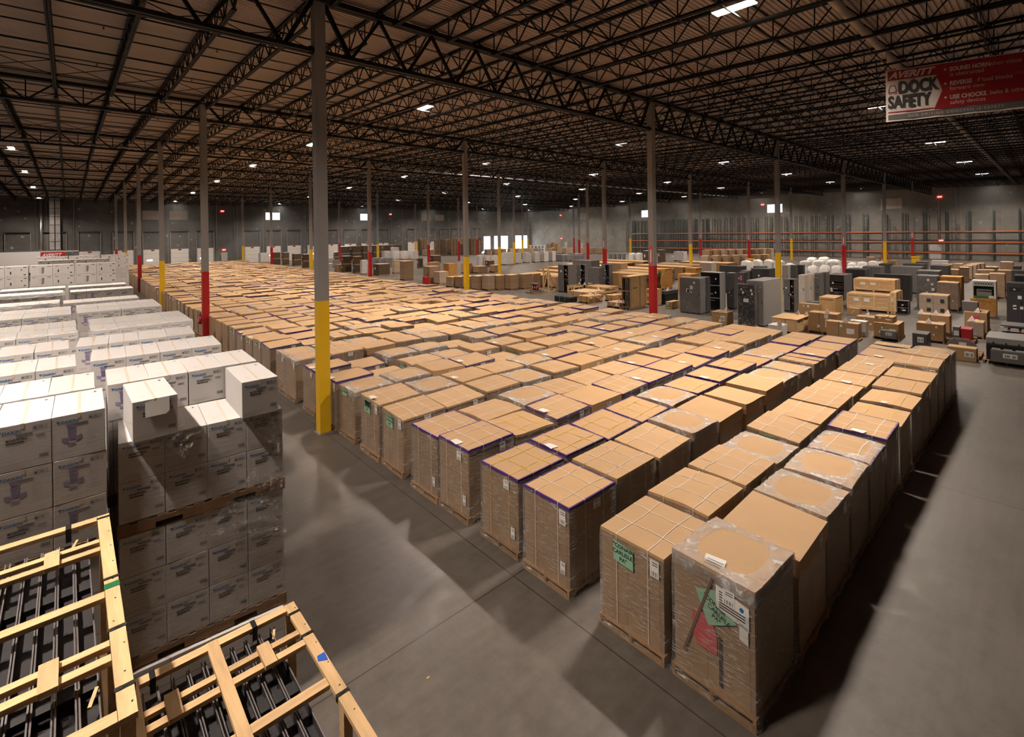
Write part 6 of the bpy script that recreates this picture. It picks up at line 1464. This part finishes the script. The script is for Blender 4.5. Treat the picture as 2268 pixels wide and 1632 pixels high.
        if kind == 'diagcrate':
            MB().bar((-.012, .1, .2), (-.012, Y * .5, h - .1), .02, .07, (1, 0, 0)).obj('brace', PINE, t); MB().bar((-.012, Y - .1, .2), (-.012, Y * .5, h - .1), .02, .07, (1, 0, 0)).obj('brace', PINE, t)
            MB().rbox(.15, .15, .12, X - .15, Y - .15, h - .1, .02).obj('equipment', GREYD, t)
        else:
            MB().box(0, 0, h - .03, X, Y, h).obj('lid', PINEX, t)
            if 'lid' in ex: MB().rbox(-.05, -.05, h, X + .05, Y + .05, h + .03, .004).obj('raised_lid', PINE, t); MB().box(-.03, Y * .45, .1, -.022, Y * .45 + .02, h).obj('strap', STEELB, t)
            for i in range(2): MB().quad(*xface(-.024, Y * (.45 + .25 * i), Y * (.58 + .25 * i), h * .55, h * .75)).obj('paper_label', PAPER, t)
    elif kind == 'case':
        b = 0
        if 'pallet' in ex: slats(t, -.1, -.1, X, Y + .1, -.13)
        MB().rbox(0, 0, 0, X, Y, h * .72, .03).obj('case_body', BLACKP, t); MB().rbox(-.015, -.015, h * .73, X + .015, Y + .015, h, .03).obj('case_lid', GREYL if 'pallet' in ex else GREYD, t)
        for i in range(3): MB().box(-.03, L * (.2 + .3 * i), h * .62, 0, L * (.2 + .3 * i) + .05, h * .82).obj('latch', STEELB, t)
        if 'labels' in ex:
            for i in range(3): MB().quad(*xface(-.008, L * (.1 + .28 * i), L * (.3 + .28 * i), h * .4, h * .55)).obj('paper_label', PAPER, t)
        if 'strap' in ex:
            for yy in (.3, .65): MB().box(-.02, L * yy, 0, -.012, L * yy + .03, h).obj('strap', GALV, t)
    elif kind == 'cage':
        for yy in (0, Y - .08):
            for xx in (0, X - .08): MB().box(xx, yy, 0, xx + .08, yy + .08, h).obj('post', WHITEP, t)
        MB().box(X - .03, .08, 0, X - .01, Y - .08, h - .1).obj('green_wall', GRN, t); MB().box(.08, Y - .03, 0, X - .08, Y - .01, h - .1).obj('green_wall', GRN, t); MB().box(.02, .08, 0, .05, Y - .08, .14).obj('green_wall', GRN, t)
        MB().box(0, 0, h, X, Y, h + .02).obj('top_panel', WHITEP, t); mb = MB()
        for i in range(8):
            a, b = .08 + (Y - .16) * i / 8, .08 + (Y - .16) * (i + 1) / 8; mb.bar((.02, a, h - .26), (.02, b, h - .04), .025); mb.bar((.02, b, h - .26), (.02, a, h - .04), .025)
        mb.box(0, .08, h - .29, .04, Y - .08, h - .25); mb.box(0, .08, h - .05, .04, Y - .08, h); mb.obj('lattice', WHITEP, t)
        MB().rbox(.25, .2, .02, X - .15, Y - .2, h * .5, .02).obj('machine', GREYL, t); MB().box(.14, .2, h * .45, .25, Y - .25, h * .5).obj('machine_rail', GREYL, t); MB().quad(*xface(.01, .1, .32, .03, .18)).obj('paper_label', PAPER, t)
    elif kind == 'coils':
        slats(t, -.1, -.1, X, Y + .8, -.13)
        for i in range(5): MB().rbox(.0 + i * .16, .02, 0, .10 + i * .16, Y - .02, h * .9, .01).obj('red_fin', RED, t)
        MB().rbox(-.02, Y + .01, 0, .5, Y + .26, h, .01).obj('grey_housing', GREYC, t); MB().quad(*xface(-.03, Y + .04, Y + .22, h * .3, h * .7)).obj('paper_label', PAPER, t)
        for i in range(7): MB().bar((.0 + .12 * i, Y + .3 + .05 * (i % 3), .02), (.1 + .12 * i, Y + .62, .12 + .05 * (i % 2)), .04).obj('loose_fitting', STEELB, t)
    elif kind == 'bracket':
        mb = MB(); P = [(0, 0), (L, 0), (L, h * .55), (L - .22, h), (.25, h), (0, h * .6)]
        mb.add([(0, a, b) for a, b in P] + [(D, a, b) for a, b in P], [tuple(range(6)), tuple(range(11, 5, -1))] + [(i, i + 6, (i + 1) % 6 + 6, (i + 1) % 6) for i in range(6)]); mb.obj('plate', GREYC, t)
        MB().quad(*xface(-.004, L * .35, L * .6, h * .55, h * .75)).obj('paper_label', PAPER, t); slats(t, .0, -.1, 1.3, L, -.16)
    elif kind == 'rollers':
        slats(t, 0, 0, X, Y, -.13)
        for i in range(5): MB().rbox(.0 + .05 * i, .02, .0 + .2 * i, X - .1, Y - .05 * i, .06 + .2 * i, .01).obj('tray', GREYL if i % 2 else GREYC, t)
        for i in range(3): smooth(MB().tube((-.05, .25 + .3 * i, .50 - .1 * i), (-.05, .48 + .3 * i, .50 - .1 * i), .07, 12).obj('orange_fitting', mat('orange_fitting', (0.7, 0.10, 0.03), .4), t))
        for i in range(3): MB().quad(*xface(-.02, .15 + .36 * i, .42 + .36 * i, .62, .78)).obj('paper_label', PAPER, t)
    elif kind == 'foam':
        bm = bmesh.new(); bmesh.ops.create_cube(bm, size=1); bmesh.ops.subdivide_edges(bm, edges=list(bm.edges), cuts=6, use_grid_fill=True)
        for v in bm.verts:
            c = v.co.copy(); k = max(0, c.z + .1); r = Vector((c.x, c.y, 0)); q = (1 - .22 * k * k) ; ph = x * 3 + y
            n_ = .035 * sin(c.x * 14 + ph) * cos(c.y * 12 - ph) + .02 * sin(c.z * 16 + c.y * 9 + ph)
            zz = (c.z + .5) * h * (1 - .16 * (r.length * 1.3) ** 2 * (c.z > .3)); v.co = Vector(((c.x * q + .5 + n_) * X, (c.y * q + .5 + n_) * Y, zz + (n_ * h * .4 if c.z > .4 else 0)))
        me = bpy.data.meshes.new('foam_wrap'); bm.to_mesh(me); bm.free(); me.materials.append(FOAMW); smooth(me); link('foam_wrap', me, t)
        MB().box(0, 0, 0, X, Y, .02).obj('base_sheet', PALW, t)
    elif kind == 'acunit':
        MB().rbox(0, 0, 0, X, Y, h, .03).obj('housing', WHITEP, t)
        for q in (0, 1): smooth(MB().tube((-.02, Y / 2, h * (.28 + .44 * q)), (.0, Y / 2, h * (.28 + .44 * q)), Y * .40, 18).obj('fan_grille', GREYD, t))
    elif kind == 'transformer':
        slats(t, -.3, -.15, X + .25, Y + .15, -.14)
        MB().rbox(.0, .0, 0, X, Y, .12, .01).obj('core_base', GREYC, t); MB().rbox(.05, .0, h - .10, X - .05, Y, h, .01).obj('core_yoke', GREYC, t)
        for q in range(3):
            o = smooth(MB().tube((X * .5, Y * (.18 + .32 * q), .12), (X * .5, Y * (.18 + .32 * q), h - .10), .13, 20).obj('coil', RED, t)); MB().quad((X * .5 - .135, Y * (.18 + .32 * q) + .03, .25), (X * .5 - .135, Y * (.18 + .32 * q) - .03, .25), (X * .5 - .135, Y * (.18 + .32 * q) - .03, .5), (X * .5 - .135, Y * (.18 + .32 * q) + .03, .5)).obj('coil_plate', PAPER, o)
    elif kind == 'aframe':
        for yy in (0, Y - .09): MB().box(0, yy, .09, .09, yy + .09, h).obj('post', PINE, t); MB().bar((.05, yy + .045, h - .1), (1.2, yy + .045, .1), .08).obj('brace', PINE, t)
        MB().box(0, 0, h, .09, Y, h + .09).obj('top_rail', PINE, t); MB().bar((.04, .08, h - .15), (.04, Y - .1, .4), .07).obj('cross_brace', PINE, t)
        for yy in (-.1, Y): MB().box(-.2, yy, 0, X, yy + .1, .09).obj('foot', PINEX, t)
    elif kind in ('planks', 'lumber'):
        long_ = kind == 'lumber'; b = .09
        for q in range(3): MB().box(0, L * (.1 + .4 * q) - .05, 0, D, L * (.1 + .4 * q) + .05, b).obj('bearer', PALW, t)
        if long_:
            MB().box(0, .03, b, D, L, h).obj('board_stack', LUMB, t)
            for r in range(max(3, int((h - b) / .3))):
                n_ = max(3, int((h - b) / .3)); z_ = b + (h - b) * r / n_; o_ = rn.uniform(0, .16); MB().box(.01, -o_, z_ + .01, D - .01, .03, z_ + (h - b) / n_ - .01).obj('board_end_layer', LEND, t)
            MB().quad((0, 0, h + .002), (D, 0, h + .002), (D, L, h + .002), (0, L, h + .002)).obj('top_layer', wood('lumber_top', (0.58, 0.36, 0.17), vs=(10, .5, 1), knots=False), t)
        else:
            n_ = max(2, int((h - b) / .1))
            for r in range(n_):
                for c in range(4):
                    j_ = rn.uniform(-.06, .06); MB().box(D * c / 4 + .01, .06 + j_, b + (h - b) * r / n_ + .004, D * (c + 1) / 4 - .01, L - .06 + j_, b + (h - b) * (r + 1) / n_).obj('plank', PINE if 'pale' in label else PLY, t)
            for yy in (.25, .72): MB().box(-.005, L * yy, b, D + .005, L * yy + .025, h + .004).obj('strap', STEELB, t)
    return t
for g in GOODS: build(*g)
# white warning cards folded into little pyramids
TRED = mat('warning_red', (0.55, 0.08, 0.07), .5)
def tent_mesh():
    mb = MB(); r, hh = .17, .26; B = [(r * cos(a), r * sin(a), 0) for a in (pi * 1.0, pi * 1.667, pi * .333)]; A = (0, 0, hh)
    mb.mat(0).add(B + [A], [(0, 1, 3), (1, 2, 3), (2, 0, 3)])
    for i in range(3):
        p, q = Vector(B[i]), Vector(B[(i + 1) % 3]); a = Vector(A); c = (p + q + a) / 3; n = (q - p).cross(a - p).normalized() * .003
        P = [c + (v - c) * .72 + n for v in (p, q, a)]; Q = [c + (v - c) * .50 + n * 1.2 for v in (p, q, a)]
        mb.mat(1)
        for e in range(3): mb.quad(P[e], P[(e + 1) % 3], Q[(e + 1) % 3], Q[e])
        mb.mat(2); R = [c + (v - c) * .20 + n for v in (p, q, a)]; mb.quad(*R)
    return mb.me('warning_card', (PAPER, TRED, INK))
TM = tent_mesh()
for q, (x, y, z) in enumerate(TENTS):
    tag(link('warning_card', TM, None, (x, y, z), .75 + .3 * sin(q * 5)), 'white folded pyramid warning card on the goods, %s counted along from the grey cabinets to the bare floor' % ordn(q + 1), 'warning card', 'pyramid warning cards')
# stacks of empty pallets far back
for s_, (x, y, n) in enumerate(((58.6, 89.3, 28), (60.4, 84.6, 28), (63.3, 83.5, 28), (66.2, 82.6, 28), (69.0, 83.2, 27), (72.2, 85.8, 28))):
    for k in range(n):
        o = link('empty_pallet', PAL, None, (x + .6 + rnd.uniform(-.03, .03), y + .6 + rnd.uniform(-.03, .03), k * .145), pi / 2 if s_ % 2 else 0); o.scale = (1.7, 1.7, 1)
        tag(o, 'weathered empty pallet, %s up in the %s pallet stack from the dark bulk cartons' % (ordn(k + 1), ordn(s_ + 1)), 'pallet', 'stacked empty pallets')
# orange step ladder by the rack, red floor jack by the kraft pallets
t = thing('step_ladder', (78.0, 1.9, 0), 'orange step ladder standing open before the racking', 'ladder')
for yy in (-.75, .75):
    for xx in (-.25, .25): MB().bar((xx, yy, 0), (xx * .6, yy * .1, 2.9), .07).obj('rail', ORANGE, t)
for q in range(8): MB().bar((-.22, -.72 + .08 * q, .3 + .31 * q), (.22, -.72 + .08 * q, .3 + .31 * q), .06, .03).obj('step', ORANGE, t)
MB().box(-.2, -.12, 2.88, .2, .12, 2.95).obj('top_cap', STEELB, t)
t = thing('floor_jack', (22.9, 31.0, 0), 'red pallet jack with a dark tyre parked at the far side of the kraft pallets', 'pallet jack')
MB().rbox(-.3, -.3, .1, .3, .3, .9, .08).obj('body', RED, t); MB().bar((0, 0, .8), (.5, .3, 1.35), .06).obj('handle', BLACKP, t)
for yy in (-.2, .2): smooth(MB().tube((-.2, yy - .05, .1), (-.2, yy + .05, .1), .1, 14).obj('wheel', BLACKP, t))
for q, (x, y) in enumerate(((85.1, 0.0), (68.1, 16.0 * 1))):
    t = thing('bin_stand', (x - .8, y - .5, 0), 'yellow bin box with a dark lid line at the foot of a far red column, %s' % ('the racking end one' if q == 0 else 'the one near the brown rows'), 'bin')
    MB().rbox(-.5, -.45, 0, .45, .45, .95, .03).obj('bin_body', YEL, t); MB().rbox(-.52, -.47, 1.0, .47, .47, 1.2, .03).obj('bin_lid', YEL, t); MB().box(-.49, -.44, .95, .44, .44, 1.0).obj('lid_gap', INK, t)
# keep every description within sixteen words
for o in bpy.data.objects:
    lb = o.get('label')
    if lb and len(lb.replace('-', ' ').split()) > 16:
        for a, b in ((' of the ', ' of '), (' in the ', ' in '), ('the ', ''), (' with a ', ' with '), (' and a ', ' and '), (' at foot of', ' by'), ('standing ', ''), (' a ', ' ')):
            if len(lb.replace('-', ' ').split()) > 16: lb = lb.replace(a, b)
        o['label'] = lb
# ================================================================= LIGHT AND VIEW
w = bpy.data.worlds.new('sky'); sc.world = w; w.use_nodes = True
bg = w.node_tree.nodes['Background']; bg.inputs[0].default_value = (0.86, 0.93, 1.0, 1); bg.inputs[1].default_value = 4.0
sun = bpy.data.lights.new('sun', 'SUN'); sun.energy = 40.0; sun.angle = radians(0.6); sun.color = (1.0, 0.95, 0.88)
so = bpy.data.objects.new('sun', sun); COL.objects.link(so)
so.rotation_euler = Vector((-0.67, -0.742, -0.415)).to_track_quat('-Z', 'Y').to_euler()
HZ = bpy.data.materials.new('dust_haze'); HZ.use_nodes = True; nt = HZ.node_tree; nt.nodes.remove(nt.nodes['Principled BSDF'])
vs = nd(nt, 'ShaderNodeVolumeScatter'); vs.inputs['Color'].default_value = (0.9, 0.93, 0.95, 1); vs.inputs['Density'].default_value = 0.0022; vs.inputs['Anisotropy'].default_value = 0.2
nt.links.new(vs.outputs[0], nt.nodes['Material Output'].inputs['Volume'])
mb = MB(); P = [(XN + 30, 74), (78, 74), (78, -12), (XW - .03, -12), (XW - .03, YW - .03), (XN + 30, YW - .03)]
mb.add([(a, b, .05) for a, b in P] + [(a, b, 11.2) for a, b in P], [(0, 5, 4, 3, 2, 1), (6, 7, 8, 9, 10, 11)] + [(i, (i + 1) % 6, 6 + (i + 1) % 6, 6 + i) for i in range(6)])
hz = mb.obj('dust_haze', HZ); tag(hz, 'thin dust haze in the sunlight by the far walls', 'haze', None, 'stuff')
sc.view_settings.view_transform = 'Standard'; sc.view_settings.look = 'None'; sc.view_settings.gamma = 1.0; sc.view_settings.use_curve_mapping = False
sc.view_settings.exposure = 0.0
cy = sc.cycles
cy.max_bounces = 6; cy.diffuse_bounces = 3; cy.glossy_bounces = 3; cy.transmission_bounces = 2; cy.transparent_max_bounces = 10; cy.volume_bounces = 0
cy.sample_clamp_indirect = 6.0; cy.caustics_reflective = False; cy.caustics_refractive = False
cy.use_denoising = True; cy.use_adaptive_sampling = True
